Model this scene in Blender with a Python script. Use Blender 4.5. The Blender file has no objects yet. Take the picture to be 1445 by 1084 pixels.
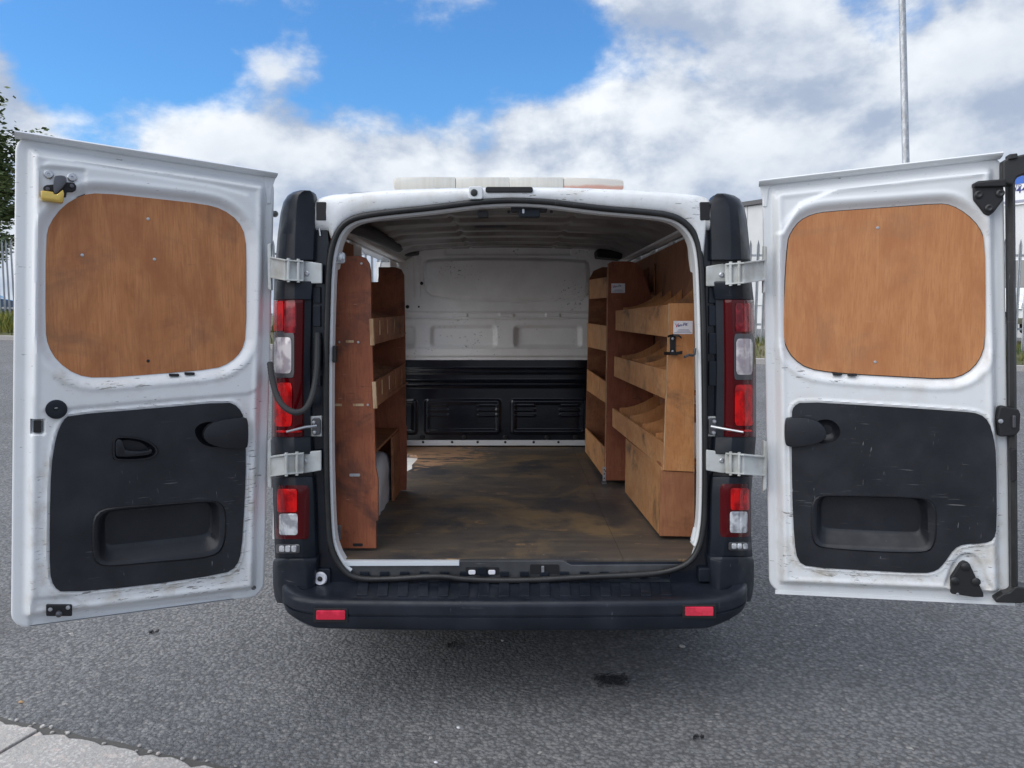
import bpy, bmesh, math, random
import numpy as np
from mathutils import Vector, Matrix

# ------------------------------------------------------------------ camera
SC = bpy.context.scene
F, CX, CY = 1085.0, 722.5, 542.0              # focal length and centre in photo pixels (1445 x 1084)
PITCH = math.atan(97 / 1085)
CAM = np.array([0.0, -2.86, 1.47])
cam = bpy.data.cameras.new('camera')
cam_o = bpy.data.objects.new('camera', cam)
SC.collection.objects.link(cam_o)
cam_o.location = CAM
cam_o.rotation_euler = (math.pi / 2 - PITCH, 0, 0)
cam.sensor_fit = 'HORIZONTAL'
cam.sensor_width = 36.0
cam.lens = 36.0 * F / 1445.0
cam.clip_start = 0.05
cam.clip_end = 2000
SC.camera = cam_o

# ------------------------------------------------------------------ render and exposure
SC.view_settings.view_transform = 'Standard'
SC.view_settings.look = 'None'
SC.view_settings.exposure = 1.22
SC.view_settings.gamma = 1.0
SC.view_settings.use_curve_mapping = False
SC.render.engine = 'CYCLES'
SC.cycles.use_denoising = True
SC.cycles.denoising_prefilter = 'ACCURATE'
SC.cycles.max_bounces = 10
SC.cycles.diffuse_bounces = 6
SC.cycles.sample_clamp_indirect = 6

# ------------------------------------------------------------------ sky and sun
SUN_EL, SUN_AZ = math.radians(48), math.radians(-108)   # azimuth measured from +Y towards +X
SUN_DIR = Vector((math.sin(SUN_AZ) * math.cos(SUN_EL), math.cos(SUN_AZ) * math.cos(SUN_EL), math.sin(SUN_EL)))
W = bpy.data.worlds.new('World')
SC.world = W
W.use_nodes = True
def build_world():
    nt = W.node_tree; N = nt.nodes; L = nt.links; N.clear()
    def nd(t, **k):
        n = N.new(t)
        for a, b in k.items(): setattr(n, a, b)
        return n
    def math_(op, a, b=None, clamp=False):
        n = nd('ShaderNodeMath', operation=op, use_clamp=clamp)
        for i, v in enumerate((a, b)):
            if v is None: continue
            if isinstance(v, (int, float)): n.inputs[i].default_value = v
            else: L.new(v, n.inputs[i])
        return n.outputs[0]
    def mrange(v, a, b, c=0., d=1.):
        n = nd('ShaderNodeMapRange', interpolation_type='SMOOTHSTEP')
        L.new(v, n.inputs[0])
        for i, q in enumerate((a, b, c, d)): n.inputs[i + 1].default_value = q
        return n.outputs[0]
    out = nd('ShaderNodeOutputWorld'); bg = nd('ShaderNodeBackground')
    sky = nd('ShaderNodeTexSky', sky_type='NISHITA', sun_disc=False, sun_elevation=SUN_EL,
             sun_rotation=SUN_AZ, altitude=0, air_density=1.25, dust_density=0.35, ozone_density=3.2)
    tc = nd('ShaderNodeTexCoord'); sep = nd('ShaderNodeSeparateXYZ'); L.new(tc.outputs['Generated'], sep.inputs[0])
    z = math_('MAXIMUM', sep.outputs[2], 0.0)
    # clouds: a layer seen in perspective (flatter towards the horizon)
    cmb = nd('ShaderNodeCombineXYZ'); L.new(sep.outputs[0], cmb.inputs[0]); L.new(sep.outputs[1], cmb.inputs[1])
    L.new(math_('MULTIPLY', sep.outputs[2], 1.55), cmb.inputs[2])
    def cloud(off):
        mp = nd('ShaderNodeMapping'); L.new(cmb.outputs[0], mp.inputs[0]); mp.inputs['Location'].default_value = off
        n1 = nd('ShaderNodeTexNoise', noise_dimensions='3D'); L.new(mp.outputs[0], n1.inputs['Vector'])
        n1.inputs['Scale'].default_value = 3.6; n1.inputs['Detail'].default_value = 10
        n1.inputs['Roughness'].default_value = 0.55; n1.inputs['Distortion'].default_value = 0.1
        return n1.outputs['Fac']
    base = Vector((0.4, 15.7, 3.3))
    d0 = cloud(base)
    # shading: compare density with density a little towards the light (up and left)
    d1 = cloud(base + Vector((-0.025, 0.0, 0.055)))
    # clear patch of the sky (high, ahead and to the left) and thicker bank low down
    dot = nd('ShaderNodeVectorMath', operation='DOT_PRODUCT'); L.new(tc.outputs['Generated'], dot.inputs[0])
    dot.inputs[1].default_value = Vector((-0.30, 0.88, 0.36)).normalized()
    hole = mrange(dot.outputs['Value'], 0.90, 0.985, 0.0, 0.165)
    low = mrange(sep.outputs[2], 0.19, 0.31, 0.20, 0.0)
    dens = math_('ADD', math_('SUBTRACT', d0, hole), low)
    mask = mrange(dens, 0.385, 0.51)
    lit = math_('SUBTRACT', d0, d1)
    shade = mrange(lit, -0.10, 0.12)
    thick = mrange(d0, 0.46, 0.70, 1.0, 0.62)
    ramp = nd('ShaderNodeMix', data_type='RGBA')
    L.new(math_('MULTIPLY', shade, thick), ramp.inputs[0])
    ramp.inputs[6].default_value = (3.0, 3.6, 4.7, 1)
    ramp.inputs[7].default_value = (7.0, 7.3, 7.6, 1)
    skyc = nd('ShaderNodeMix', data_type='RGBA', blend_type='MULTIPLY'); skyc.inputs[0].default_value = 1.0
    L.new(sky.outputs[0], skyc.inputs[6]); skyc.inputs[7].default_value = (0.48, 0.86, 1.22, 1)
    mix = nd('ShaderNodeMix', data_type='RGBA')
    L.new(mask, mix.inputs[0]); L.new(skyc.outputs[2], mix.inputs[6]); L.new(ramp.outputs[2], mix.inputs[7])
    L.new(mix.outputs[2], bg.inputs[0]); bg.inputs[1].default_value = 0.06
    L.new(bg.outputs[0], out.inputs[0])
build_world()
sl = bpy.data.lights.new('sun', 'SUN'); sl.energy = 1.5; sl.angle = math.radians(95); sl.color = (1.0, 0.96, 0.9)
so = bpy.data.objects.new('sun', sl); SC.collection.objects.link(so)
so.rotation_euler = SUN_DIR.to_track_quat('Z', 'Y').to_euler(); so.location = (-6, -6, 10)

# ------------------------------------------------------------------ pixel -> place
_fw = np.array([0, math.cos(PITCH), -math.sin(PITCH)]); _up = np.array([0, math.sin(PITCH), math.cos(PITCH)])
def ray(x, y): return _fw + (x - CX) / F * np.array([1., 0, 0]) - (y - CY) / F * _up
def UY(x, y, Y):                               # pixel on the plane Y
    d = ray(x, y); return CAM + d * ((Y - CAM[1]) / d[1])
def UZ(x, y, Z):                               # pixel on the level Z
    d = ray(x, y); return CAM + d * ((Z - CAM[2]) / d[2])
def UX(x, y, X):
    d = ray(x, y); return CAM + d * ((X - CAM[0]) / d[0])
def UP(x, y, p, n):
    d = ray(x, y); return CAM + d * (np.dot(np.asarray(p) - CAM, n) / np.dot(d, n))
def UD(x, y, depth):                           # pixel at a horizontal distance from the camera
    return UY(x, y, CAM[1] + depth)

# ------------------------------------------------------------------ mesh helpers
COL = SC.collection
rng = random.Random(7)
class MB:
    def __init__(s): s.v = []; s.f = []
    def add(s, vs, fs):
        o = len(s.v); s.v += [tuple(float(c) for c in p) for p in vs]; s.f += [tuple(i + o for i in f) for f in fs]; return s
    def hexa(s, b, t):                         # bottom 4, top 4
        return s.add(list(b) + list(t), [(3,2,1,0),(4,5,6,7),(0,1,5,4),(1,2,6,5),(2,3,7,6),(3,0,4,7)])
    def box(s, x0, x1, y0, y1, z0, z1):
        return s.hexa([(x0,y0,z0),(x1,y0,z0),(x1,y1,z0),(x0,y1,z0)], [(x0,y0,z1),(x1,y0,z1),(x1,y1,z1),(x0,y1,z1)])
    def prism(s, poly, vec):
        n = len(poly); p = [np.asarray(q, float) for q in poly]; v = np.asarray(vec, float)
        return s.add(p + [q + v for q in p], [tuple(range(n))[::-1], tuple(range(n, 2*n))] + [(i, (i+1) % n, n + (i+1) % n, n + i) for i in range(n)])
    def loft(s, rings, closed=True, caps=True):
        k = len(rings[0]); vs = [p for r in rings for p in r]; fs = []
        for a in range(len(rings) - 1):
            for i in range(k if closed else k - 1):
                j = (i + 1) % k
                fs.append((a*k+i, a*k+j, (a+1)*k+j, (a+1)*k+i))
        if caps and closed:
            fs.append(tuple(range(k))[::-1]); fs.append(tuple(range((len(rings)-1)*k, len(rings)*k)))
        return s.add(vs, fs)
    def tube(s, path, r, seg=10, closed=False, caps=True):
        P = [Vector(p) for p in path]; n = len(P); rings = []
        up = Vector((0, 0, 1))
        prev = None
        for i in range(n):
            a = P[(i-1) % n] if (closed or i > 0) else P[i]; b = P[(i+1) % n] if (closed or i < n-1) else P[i]
            t = (b - a).normalized()
            if prev is None:
                u = t.orthogonal().normalized()
                if abs(t.z) < .99: u = t.cross(up).normalized()
            else:
                u = (prev - t * prev.dot(t)).normalized()
            prev = u; w = t.cross(u)
            rr = r[i] if isinstance(r, (list, tuple)) else r
            rings.append([P[i] + u * math.cos(q) * rr + w * math.sin(q) * rr for q in [2*math.pi*k/seg for k in range(seg)]])
        if closed: rings.append(rings[0])
        return s.loft(rings, True, caps and not closed)
    def cyl(s, p0, p1, r0, r1=None, seg=16):
        return s.tube([p0, p1], [r0, r0 if r1 is None else r1], seg)
    def lathe(s, c, axis, prof, seg=24):       # prof: (r, along)
        a = Vector(axis).normalized(); u = a.orthogonal().normalized(); w = a.cross(u); c = Vector(c)
        return s.loft([[c + a*h + (u*math.cos(q) + w*math.sin(q)) * max(r, 1e-4) for q in [2*math.pi*k/seg for k in range(seg)]] for r, h in prof], True, True)
    def grid(s, P):                            # P: rows x cols x 3
        R, K = P.shape[:2]
        return s.add(P.reshape(-1, 3), [(a*K+i, a*K+i+1, (a+1)*K+i+1, (a+1)*K+i) for a in range(R-1) for i in range(K-1)])
    def build(s, name, mat, parent=None, smooth=None, bevel=0, seg=2, origin=None, fix=True):
        me = bpy.data.meshes.new(name); me.from_pydata(s.v, [], s.f)
        if fix or bevel:
            bm = bmesh.new(); bm.from_mesh(me)
            if fix: bmesh.ops.recalc_face_normals(bm, faces=bm.faces)
            if bevel:
                es = [e for e in bm.edges if len(e.link_faces) == 2 and e.calc_face_angle(0) > 0.5]
                bmesh.ops.bevel(bm, geom=es, offset=bevel, segments=seg, affect='EDGES', clamp_overlap=True, profile=.5)
            bm.to_mesh(me); bm.free()
        return link(name, me, mat, parent, smooth)
def link(name, me, mat, parent=None, smooth=None):
    if mat is not None and not me.materials: me.materials.append(mat)
    if smooth is not None:
        me.polygons.foreach_set('use_smooth', [True] * len(me.polygons))
        me.set_sharp_from_angle(angle=math.radians(smooth))
    o = bpy.data.objects.new(name, me); COL.objects.link(o)
    if parent is not None: attach(o, parent)
    return o
def attach(o, parent):
    o.parent = parent
    if parent.type == 'EMPTY': o.matrix_parent_inverse = Matrix.Translation(-parent.location)
def thing(name, label, cat, loc=(0, 0, 0), group=None):
    o = bpy.data.objects.new(name, None); COL.objects.link(o); o.location = loc; o.empty_display_size = .2
    return tag(o, label, cat, group)
def tag(o, label=None, cat=None, group=None, kind=None):
    for k, v in (('label', label), ('category', cat), ('group', group), ('kind', kind)):
        if v: o[k] = v
    return o
def chaikin(p, n=1, closed=True):
    p = [np.asarray(q, float) for q in p]
    for _ in range(n):
        q = []
        for i in range(len(p) if closed else len(p) - 1):
            a, b = p[i], p[(i+1) % len(p)]
            q += [a*.75 + b*.25, a*.25 + b*.75]
        if not closed: q = [p[0]] + q + [p[-1]]
        p = q
    return p
def resample(p, n, closed=True):
    p = np.asarray(p, float)
    if closed: p = np.vstack([p, p[:1]])
    d = np.r_[0, np.cumsum(np.linalg.norm(np.diff(p, axis=0), axis=1))]
    t = np.linspace(0, d[-1], n + 1)[:-1] if closed else np.linspace(0, d[-1], n)
    return np.stack([np.interp(t, d, p[:, k]) for k in range(p.shape[1])], 1)
def rrect(x0, x1, y0, y1, r, n=4):
    out = []
    for cx, cy, a0 in ((x1-r, y1-r, 0), (x0+r, y1-r, 90), (x0+r, y0+r, 180), (x1-r, y0+r, 270)):
        for k in range(n + 1):
            a = math.radians(a0 + 90*k/n); out.append((cx + r*math.cos(a), cy + r*math.sin(a)))
    return out
def offset2(p, d):                             # offset of a closed 2-D polyline, + is outward
    p = np.asarray(p, float); a = np.roll(p, 1, 0); b = np.roll(p, -1, 0); t = b - a
    nrm = np.stack([t[:, 1], -t[:, 0]], 1); nrm /= np.linalg.norm(nrm, axis=1)[:, None] + 1e-12
    area = 0.5 * np.sum(p[:, 0]*np.roll(p[:, 1], -1) - np.roll(p[:, 0], -1)*p[:, 1])
    return p + nrm * (d if area > 0 else -d)
def sdf(U, V, poly):                           # signed distance to a closed polygon, - is inside
    p = np.asarray(poly, float); q = np.roll(p, -1, 0)
    best = np.full(U.shape, 1e9); ins = np.zeros(U.shape, bool)
    for (ax, ay), (bx, by) in zip(p, q):
        ex, ey = bx-ax, by-ay; L2 = ex*ex+ey*ey+1e-18
        t = np.clip(((U-ax)*ex + (V-ay)*ey)/L2, 0, 1)
        best = np.minimum(best, (U-ax-t*ex)**2 + (V-ay-t*ey)**2)
        if ay != by:
            c = ((ay > V) != (by > V)) & (U < (bx-ax)*(V-ay)/(by-ay) + ax); ins ^= c
    d = np.sqrt(best); return np.where(ins, -d, d)
def sstep(x, a, b):
    t = np.clip((x-a)/(b-a), 0, 1); return t*t*(3-2*t)
def plate(outer, holes, place, h0, h1):        # a plate with holes: place(u, v, h) -> point; face at h1
    bm = bmesh.new(); edges = []
    for loop in [outer] + list(holes):
        vs = [bm.verts.new(place(u, v, h1)) for u, v in loop]
        edges += [bm.edges.new((vs[i], vs[(i+1) % len(vs)])) for i in range(len(vs))]
    bmesh.ops.triangle_fill(bm, use_beauty=True, use_dissolve=False, edges=edges)
    bm.verts.index_update()
    mb = MB(); vs = [v.co.copy() for v in bm.verts]; mb.add(vs, [[v.index for v in f.verts] for f in bm.faces]); bm.free()
    for loop in [outer] + list(holes):
        n = len(loop); a = [place(u, v, h1) for u, v in loop]; b = [place(u, v, h0) for u, v in loop]
        mb.add(a + b, [(i, (i+1) % n, n + (i+1) % n, n + i) for i in range(n)])
    return mb
def weld(o, d=1e-5):
    bm = bmesh.new(); bm.from_mesh(o.data); bmesh.ops.remove_doubles(bm, verts=bm.verts, dist=d)
    bmesh.ops.recalc_face_normals(bm, faces=bm.faces); bm.to_mesh(o.data); bm.free()
def text_mesh(txt, size, place, mat, name, parent, ext=0.0005, bold=False):
    cu = bpy.data.curves.new('t', 'FONT'); cu.body = txt; cu.size = size; cu.extrude = ext
    cu.align_x = 'LEFT'; cu.offset = size * .012 if bold else 0; cu.resolution_u = 3
    to = bpy.data.objects.new('t', cu); COL.objects.link(to)
    dg = bpy.context.evaluated_depsgraph_get()
    me = bpy.data.meshes.new_from_object(to.evaluated_get(dg))
    bpy.data.objects.remove(to); bpy.data.curves.remove(cu)
    for v in me.vertices: v.co = Vector(place(v.co.x, v.co.y, v.co.z))
    me.materials.clear(); me.name = name
    return link(name, me, mat, parent)

# ------------------------------------------------------------------ materials
def mat(name, col, rough=.5, metal=0., coat=0., build=None, spec=.5, trans=0.):
    m = bpy.data.materials.new(name); m.use_nodes = True; nt = m.node_tree; b = nt.nodes['Principled BSDF']
    b.inputs['Base Color'].default_value = (*col, 1); b.inputs['Roughness'].default_value = rough
    b.inputs['Metallic'].default_value = metal; b.inputs['Coat Weight'].default_value = coat
    b.inputs['Specular IOR Level'].default_value = spec; b.inputs['Transmission Weight'].default_value = trans
    if build: build(G(nt, b))
    return m
class G:
    def __init__(s, nt, b): s.nt = nt; s.b = b; s.N = nt.nodes; s.L = nt.links; s.tc = s.N.new('ShaderNodeTexCoord'); s.vec = s.tc.outputs['Object']
    def put(s, sock, v):
        if hasattr(v, 'is_linked') or hasattr(v, 'links'): s.L.new(v, sock)
        elif isinstance(v, tuple): sock.default_value = (*v, 1) if len(v) == 3 and len(sock.default_value) == 4 else v
        else: sock.default_value = v
    def map(s, scale=(1, 1, 1), rot=(0, 0, 0), loc=(0, 0, 0)):
        n = s.N.new('ShaderNodeMapping'); s.L.new(s.vec, n.inputs[0]); n.inputs['Scale'].default_value = scale
        n.inputs['Rotation'].default_value = rot; n.inputs['Location'].default_value = loc; return n.outputs[0]
    def noise(s, scale, detail=4, rough=.55, vec=None, dist=0., col=False):
        n = s.N.new('ShaderNodeTexNoise'); s.L.new(vec or s.vec, n.inputs['Vector'])
        n.inputs['Scale'].default_value = scale; n.inputs['Detail'].default_value = detail; n.inputs['Roughness'].default_value = rough
        n.inputs['Distortion'].default_value = dist; return n.outputs['Color' if col else 'Fac']
    def voronoi(s, scale, feat='F1', vec=None, out='Distance', rand=1.):
        n = s.N.new('ShaderNodeTexVoronoi'); n.feature = feat; s.L.new(vec or s.vec, n.inputs['Vector']); n.inputs['Scale'].default_value = scale
        n.inputs['Randomness'].default_value = rand; return n.outputs[out]
    def range(s, v, a, b, c=0., d=1.):
        n = s.N.new('ShaderNodeMapRange'); n.interpolation_type = 'SMOOTHSTEP'; s.L.new(v, n.inputs[0])
        for i, q in enumerate((a, b, c, d)): n.inputs[i+1].default_value = q
        return n.outputs[0]
    def mix(s, f, a, b, mode='MIX'):
        n = s.N.new('ShaderNodeMix'); n.data_type = 'RGBA'; n.blend_type = mode
        s.put(n.inputs[0], f); s.put(n.inputs[6], a); s.put(n.inputs[7], b); return n.outputs[2]
    def math(s, op, a, b=0.):
        n = s.N.new('ShaderNodeMath'); n.operation = op; s.put(n.inputs[0], a); s.put(n.inputs[1], b); return n.outputs[0]
    def attr(s, name):
        n = s.N.new('ShaderNodeAttribute'); n.attribute_name = name; return n.outputs['Fac']
    def col(s, v): s.put(s.b.inputs['Base Color'], v)
    def rough(s, v): s.put(s.b.inputs['Roughness'], v)
    def bump(s, h, strength=.3, dist=.01):
        n = s.N.new('ShaderNodeBump'); n.inputs['Strength'].default_value = strength; n.inputs['Distance'].default_value = dist
        s.L.new(h, n.inputs['Height']); s.L.new(n.outputs[0], s.b.inputs['Normal'])
    def sep(s):
        n = s.N.new('ShaderNodeSeparateXYZ'); s.L.new(s.vec, n.inputs[0]); return n.outputs

def white_paint(wear):
    def f(g):
        dirt = g.range(g.noise(3.2, 6, .6), .45, .75)
        c = g.mix(g.math('MULTIPLY', dirt, .35), (.74, .76, .775), (.62, .62, .61))
        spk = g.range(g.noise(60, 3, .6), .66, .74)
        c = g.mix(g.math('MULTIPLY', spk, .35), c, (.45, .42, .38))
        if wear:
            a = g.attr('wear')
            sc = g.noise(60, 4, .66, vec=g.map((.40, .40, 2.6), rot=(0, .16, 0)))
            cl = g.range(g.noise(6.5, 3, .55), .40, .62, 0., .075)
            th = g.math('ADD', g.math('ADD', sc, g.math('MULTIPLY', a, .105)), cl)
            chips = g.range(th, .725, .77)
            c = g.mix(g.math('MULTIPLY', chips, .8), c, (.12, .11, .10))
            grime = g.math('MULTIPLY', g.range(g.noise(14, 5, .65), .4, .7), g.math('MULTIPLY', a, .7))
            c = g.mix(grime, c, (.47, .43, .36))
        g.col(c); g.rough(g.range(g.noise(9, 4), .3, .7, .28, .45)); g.bump(g.noise(7, 2), .04, .004)
    return f
def plastic(base, hi, scr=.25, th=.66):
    def f(g):
        n = g.noise(5, 5, .6); c = g.mix(g.range(n, .35, .75), base, hi)
        s1 = g.range(g.noise(22, 3, .6, vec=g.map((.35, .35, 9), rot=(0, .06, 0))), th, th+.07)
        s2 = g.range(g.noise(30, 2, .6, vec=g.map((4, 2, .6), rot=(0, .5, 0))), th+.05, th+.10)
        sc = g.math('MAXIMUM', s1, s2)
        sc = g.math('MULTIPLY', sc, g.range(g.noise(4.5, 3), .50, .62))
        c = g.mix(g.math('MULTIPLY', sc, scr), c, (.34, .34, .35)); g.col(c)
        g.rough(g.range(g.noise(11, 4), .3, .7, .32, .52)); g.bump(g.noise(420, 2), .12, .0008)
    return f
def ply(c1, c2, c3, grain=(30, 30, 1.6), stain=.5, stain_col=(.09, .06, .045), loc=(0, 0, 0)):
    def f(g):
        gr = g.noise(1.0, 7, .66, vec=g.map(grain, loc=loc), dist=1.1)
        fig = g.noise(1.0, 5, .6, vec=g.map((grain[0]*.20, grain[1]*.20, grain[2]*1.1), loc=loc), dist=2.2)
        mot = g.noise(9, 5, .65, vec=g.map((1, 1, .7), loc=loc), dist=.4)
        c = g.mix(g.range(gr, .30, .70), c1, c2)
        c = g.mix(g.math('MULTIPLY', g.range(fig, .40, .66), .75), c, c3)
        c = g.mix(g.math('MULTIPLY', g.range(mot, .38, .72), .55), c, c2)
        fine = g.noise(1.0, 3, .6, vec=g.map((grain[0]*8, grain[1]*8, grain[2]*9), loc=loc))
        c = g.mix(g.math('MULTIPLY', g.range(fine, .44, .70), .6), c, c3)
        st = g.range(g.noise(3.6, 6, .66, dist=.6, vec=g.map((1, 1, 1.3), loc=loc)), .51, .72)
        c = g.mix(g.math('MULTIPLY', st, stain), c, stain_col)
        rub = g.math('MULTIPLY', g.range(g.noise(26, 5, .7, vec=g.map((.5, .5, 3.0), loc=loc)), .60, .72), g.range(g.noise(3.1, 3, .5, vec=g.map(loc=(loc[1]+3, loc[2], 5))), .50, .62))
        c = g.mix(g.math('MULTIPLY', rub, stain), c, stain_col)
        pale = g.math('MULTIPLY', g.range(g.noise(40, 4, .7, vec=g.map((.3, .3, 2.5), rot=(.0, .4, .3), loc=loc)), .66, .74), stain)
        c = g.mix(g.math('MULTIPLY', pale, .6), c, (.58, .42, .27))
        g.col(c); g.rough(.62); g.bump(gr, .10, .003)
    return f
def asphalt(g):
    big = g.noise(.55, 5, .6); mid = g.noise(4, 4, .6)
    wv = g.N.new('ShaderNodeVectorMath'); wv.operation = 'MULTIPLY_ADD'; g.L.new(g.noise(55, 3, .6, col=True), wv.inputs[0]); wv.inputs[1].default_value = (.012, .012, .012); g.L.new(g.vec, wv.inputs[2])
    v1 = g.N.new('ShaderNodeTexVoronoi'); g.L.new(wv.outputs[0], v1.inputs['Vector']); v1.inputs['Scale'].default_value = 60
    v2 = g.voronoi(210); cellv = g.N.new('ShaderNodeSeparateColor'); g.L.new(v1.outputs['Color'], cellv.inputs[0])
    c = g.mix(g.range(big, .3, .7), (.176, .180, .191), (.262, .264, .271))
    c = g.mix(g.math('MULTIPLY', g.range(cellv.outputs[0], .55, 1.0), .65), c, (.36, .355, .345))
    c = g.mix(g.math('MULTIPLY', g.range(cellv.outputs[1], .55, 1.), .65), c, (.095, .097, .105))
    c = g.mix(g.math('MULTIPLY', g.range(v1.outputs['Distance'], .35, .75), .7), c, (.075, .076, .08))
    c = g.mix(g.range(cellv.outputs[2], .9983, .9993), c, (.50, .48, .44))
    c = g.mix(g.math('MULTIPLY', g.range(mid, .56, .75), .3), c, (.11, .106, .098))
    gr = g.noise(240, 3, .6); c = g.mix(g.math('MULTIPLY', g.range(gr, .52, .70), .45), c, (.36, .355, .34)); c = g.mix(g.math('MULTIPLY', g.range(gr, .48, .32), .5), c, (.085, .087, .094))
    c = g.mix(g.math('MULTIPLY', g.range(g.noise(1.3, 5, .6, vec=g.map((1, .55, 1), rot=(0, 0, .5), loc=(4, 2, 0))), .52, .68), .32), c, (.11, .108, .106))
    g.col(c); g.rough(.85)
    h = g.math('SUBTRACT', g.math('MULTIPLY', cellv.outputs[0], .55), g.math('MULTIPLY', v1.outputs['Distance'], 1.0))
    h = g.math('ADD', h, g.math('MULTIPLY', g.noise(110, 5, .65), 1.2)); g.bump(h, 1.0, .011)
def floorply(g):
    gr = g.noise(1., 6, .6, vec=g.map((2.5, 30, 8)), dist=.8)
    c = g.mix(g.range(gr, .3, .7), (.078, .066, .057), (.118, .096, .076))
    big = g.noise(1.9, 6, .62, dist=.8)
    c = g.mix(g.math('MULTIPLY', g.range(big, .46, .66), .75), c, (.25, .165, .078))
    c = g.mix(g.math('MULTIPLY', g.range(g.noise(2.6, 5, .6, vec=g.map(loc=(4, 2, 0))), .50, .64), .85), c, (.042, .042, .048))
    st = g.noise(7, 5, .7, vec=g.map((.6, 2.2, 1), loc=(9, 1, 0)), dist=1.0)
    c = g.mix(g.math('MULTIPLY', g.range(st, .62, .70), .75), c, (.32, .195, .095))
    s = g.sep()                                # raw, splintered wood by the side step and worn towards the bulkhead
    wn = g.noise(9, 5, .7, vec=g.map((.7, 1.5, 1)), dist=.8)
    near = g.math('ADD', g.range(s[1], 1.35, 2.3, -.22, .10), g.range(s[0], -.65, .2, .16, -.14))
    raw = g.range(g.math('ADD', wn, near), .60, .68)
    c = g.mix(g.math('MULTIPLY', raw, .85), c, (.40, .23, .13))
    c = g.mix(g.range(g.noise(34, 3, .6, vec=g.map((.5, 1.6, 1))), .725, .75), c, (.42, .38, .33))
    g.col(c); g.rough(g.range(big, .3, .7, .42, .62)); g.bump(gr, .15, .004)

M = {}
M['white'] = mat('white_paint', (.8, .82, .83), .35, coat=.15, build=white_paint(False))
M['white_worn'] = mat('white_paint_worn', (.8, .82, .83), .35, coat=.15, build=white_paint(True))
M['hinge'] = mat('hinge_paint', (.5, .52, .52), .4, build=lambda g: g.col(g.mix(g.range(g.noise(12, 5, .6), .4, .7), (.56, .58, .57), (.40, .40, .37))))
def old_paint(g):
    d = g.range(g.noise(2.6, 6, .65), .4, .72); c = g.mix(d, (.85, .85, .84), (.74, .73, .71))
    c = g.mix(g.range(g.noise(30, 4, .65, vec=g.map((.7, 1, 1.6))), .70, .74), c, (.08, .08, .08)); g.col(c); g.rough(.45); g.bump(g.noise(18, 3), .1, .003)
def bulk_paint(g):
    old_paint(g); c0 = g.b.inputs['Base Color'].links[0].from_socket
    mk = g.math('MULTIPLY', g.range(g.noise(46, 4, .7, vec=g.map((1, 1, 1.2), rot=(0, .5, 0))), .58, .64), g.range(g.noise(5.2, 3, .5, vec=g.map(loc=(2.2, 0, 1.1))), .53, .66))
    c = g.mix(g.math('MULTIPLY', mk, .85), c0, (.06, .055, .05)); g.col(c)
M['bulk_paint'] = mat('scuffed_bulkhead_paint', (.6, .6, .6), .4, build=bulk_paint)
M['inner_paint'] = mat('inner_paint', (.6, .6, .6), .45, build=old_paint)
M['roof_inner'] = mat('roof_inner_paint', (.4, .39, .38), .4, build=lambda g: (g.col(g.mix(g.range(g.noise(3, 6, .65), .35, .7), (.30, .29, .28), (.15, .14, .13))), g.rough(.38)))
M['black_gloss'] = mat('black_steel', (.012, .014, .02), .25, build=lambda g: (g.col(g.mix(g.range(g.noise(6, 5, .6), .4, .75), (.004, .006, .012), (.009, .012, .020))), g.rough(g.range(g.noise(5, 4), .3, .7, .14, .26))))
M['trim'] = mat('trim_board', (.03, .033, .04), .5, spec=.35, build=plastic((.013, .015, .019), (.026, .028, .034), .42, .64))
M['plastic'] = mat('grey_black_plastic', (.03, .034, .042), .5, spec=.35, build=plastic((.006, .009, .015), (.012, .016, .026), .10))
M['pocket'] = mat('moulded_black_plastic', (.02, .022, .027), .45, spec=.4, build=plastic((.010, .011, .015), (.017, .019, .025), .15))
M['bumper'] = mat('bumper_plastic', (.03, .034, .042), .45, spec=.4, build=plastic((.007, .010, .017), (.018, .023, .034), .28))
M['rubber'] = mat('black_rubber', (.016, .017, .018), .55, build=plastic((.012, .013, .014), (.03, .03, .03), .2))
M['gaiter'] = mat('grey_rubber', (.03, .031, .033), .7)
M['ply'] = mat('orange_plywood', (.4, .2, .08), .6, build=ply((.43, .165, .055), (.51, .220, .084), (.33, .112, .038), (30, 30, 1.6), .36))
M['ply_r'] = mat('pale_orange_plywood', (.45, .22, .09), .6, build=ply((.46, .185, .066), (.54, .245, .096), (.40, .150, .052), (30, 30, 2.0), .22, (.16, .12, .09), (3, 5, 2)))
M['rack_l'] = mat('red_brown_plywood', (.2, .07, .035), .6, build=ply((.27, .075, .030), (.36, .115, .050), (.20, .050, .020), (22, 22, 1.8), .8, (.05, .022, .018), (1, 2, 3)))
M['rack_r'] = mat('tan_plywood', (.4, .2, .09), .62, build=ply((.47, .205, .072), (.57, .280, .112), (.40, .150, .046), (20, 20, 2.4), .75, (.11, .065, .04), (5, 2, 1)))
M['rack_lip'] = mat('worn_tan_plywood', (.4, .22, .11), .65, build=ply((.48, .225, .085), (.58, .310, .140), (.40, .165, .055), (16, 5, 3.0), 1.0, (.10, .06, .035), (8, 2, 6)))
M['rack_in'] = mat('brown_plywood', (.24, .11, .055), .65, build=ply((.30, .115, .050), (.40, .175, .080), (.22, .078, .034), (14, 14, 6), .6, (.07, .04, .03), (2, 9, 1)))
M['lining'] = mat('lining_plywood', (.2, .09, .045), .65, build=ply((.31, .125, .055), (.39, .17, .078), (.24, .088, .038), (16, 16, 1.4), .6, (.06, .03, .022), (7, 1, 4)))
M['edge'] = mat('bare_ply_edge', (.52, .36, .21), .7, build=lambda g: g.col(g.mix(g.range(g.noise(40, 4, .6, vec=g.map((1, 1, .2))), .4, .65), (.56, .40, .24), (.38, .22, .11))))
M['floor'] = mat('dirty_plywood_floor', (.06, .045, .03), .5, build=floorply)
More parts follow.
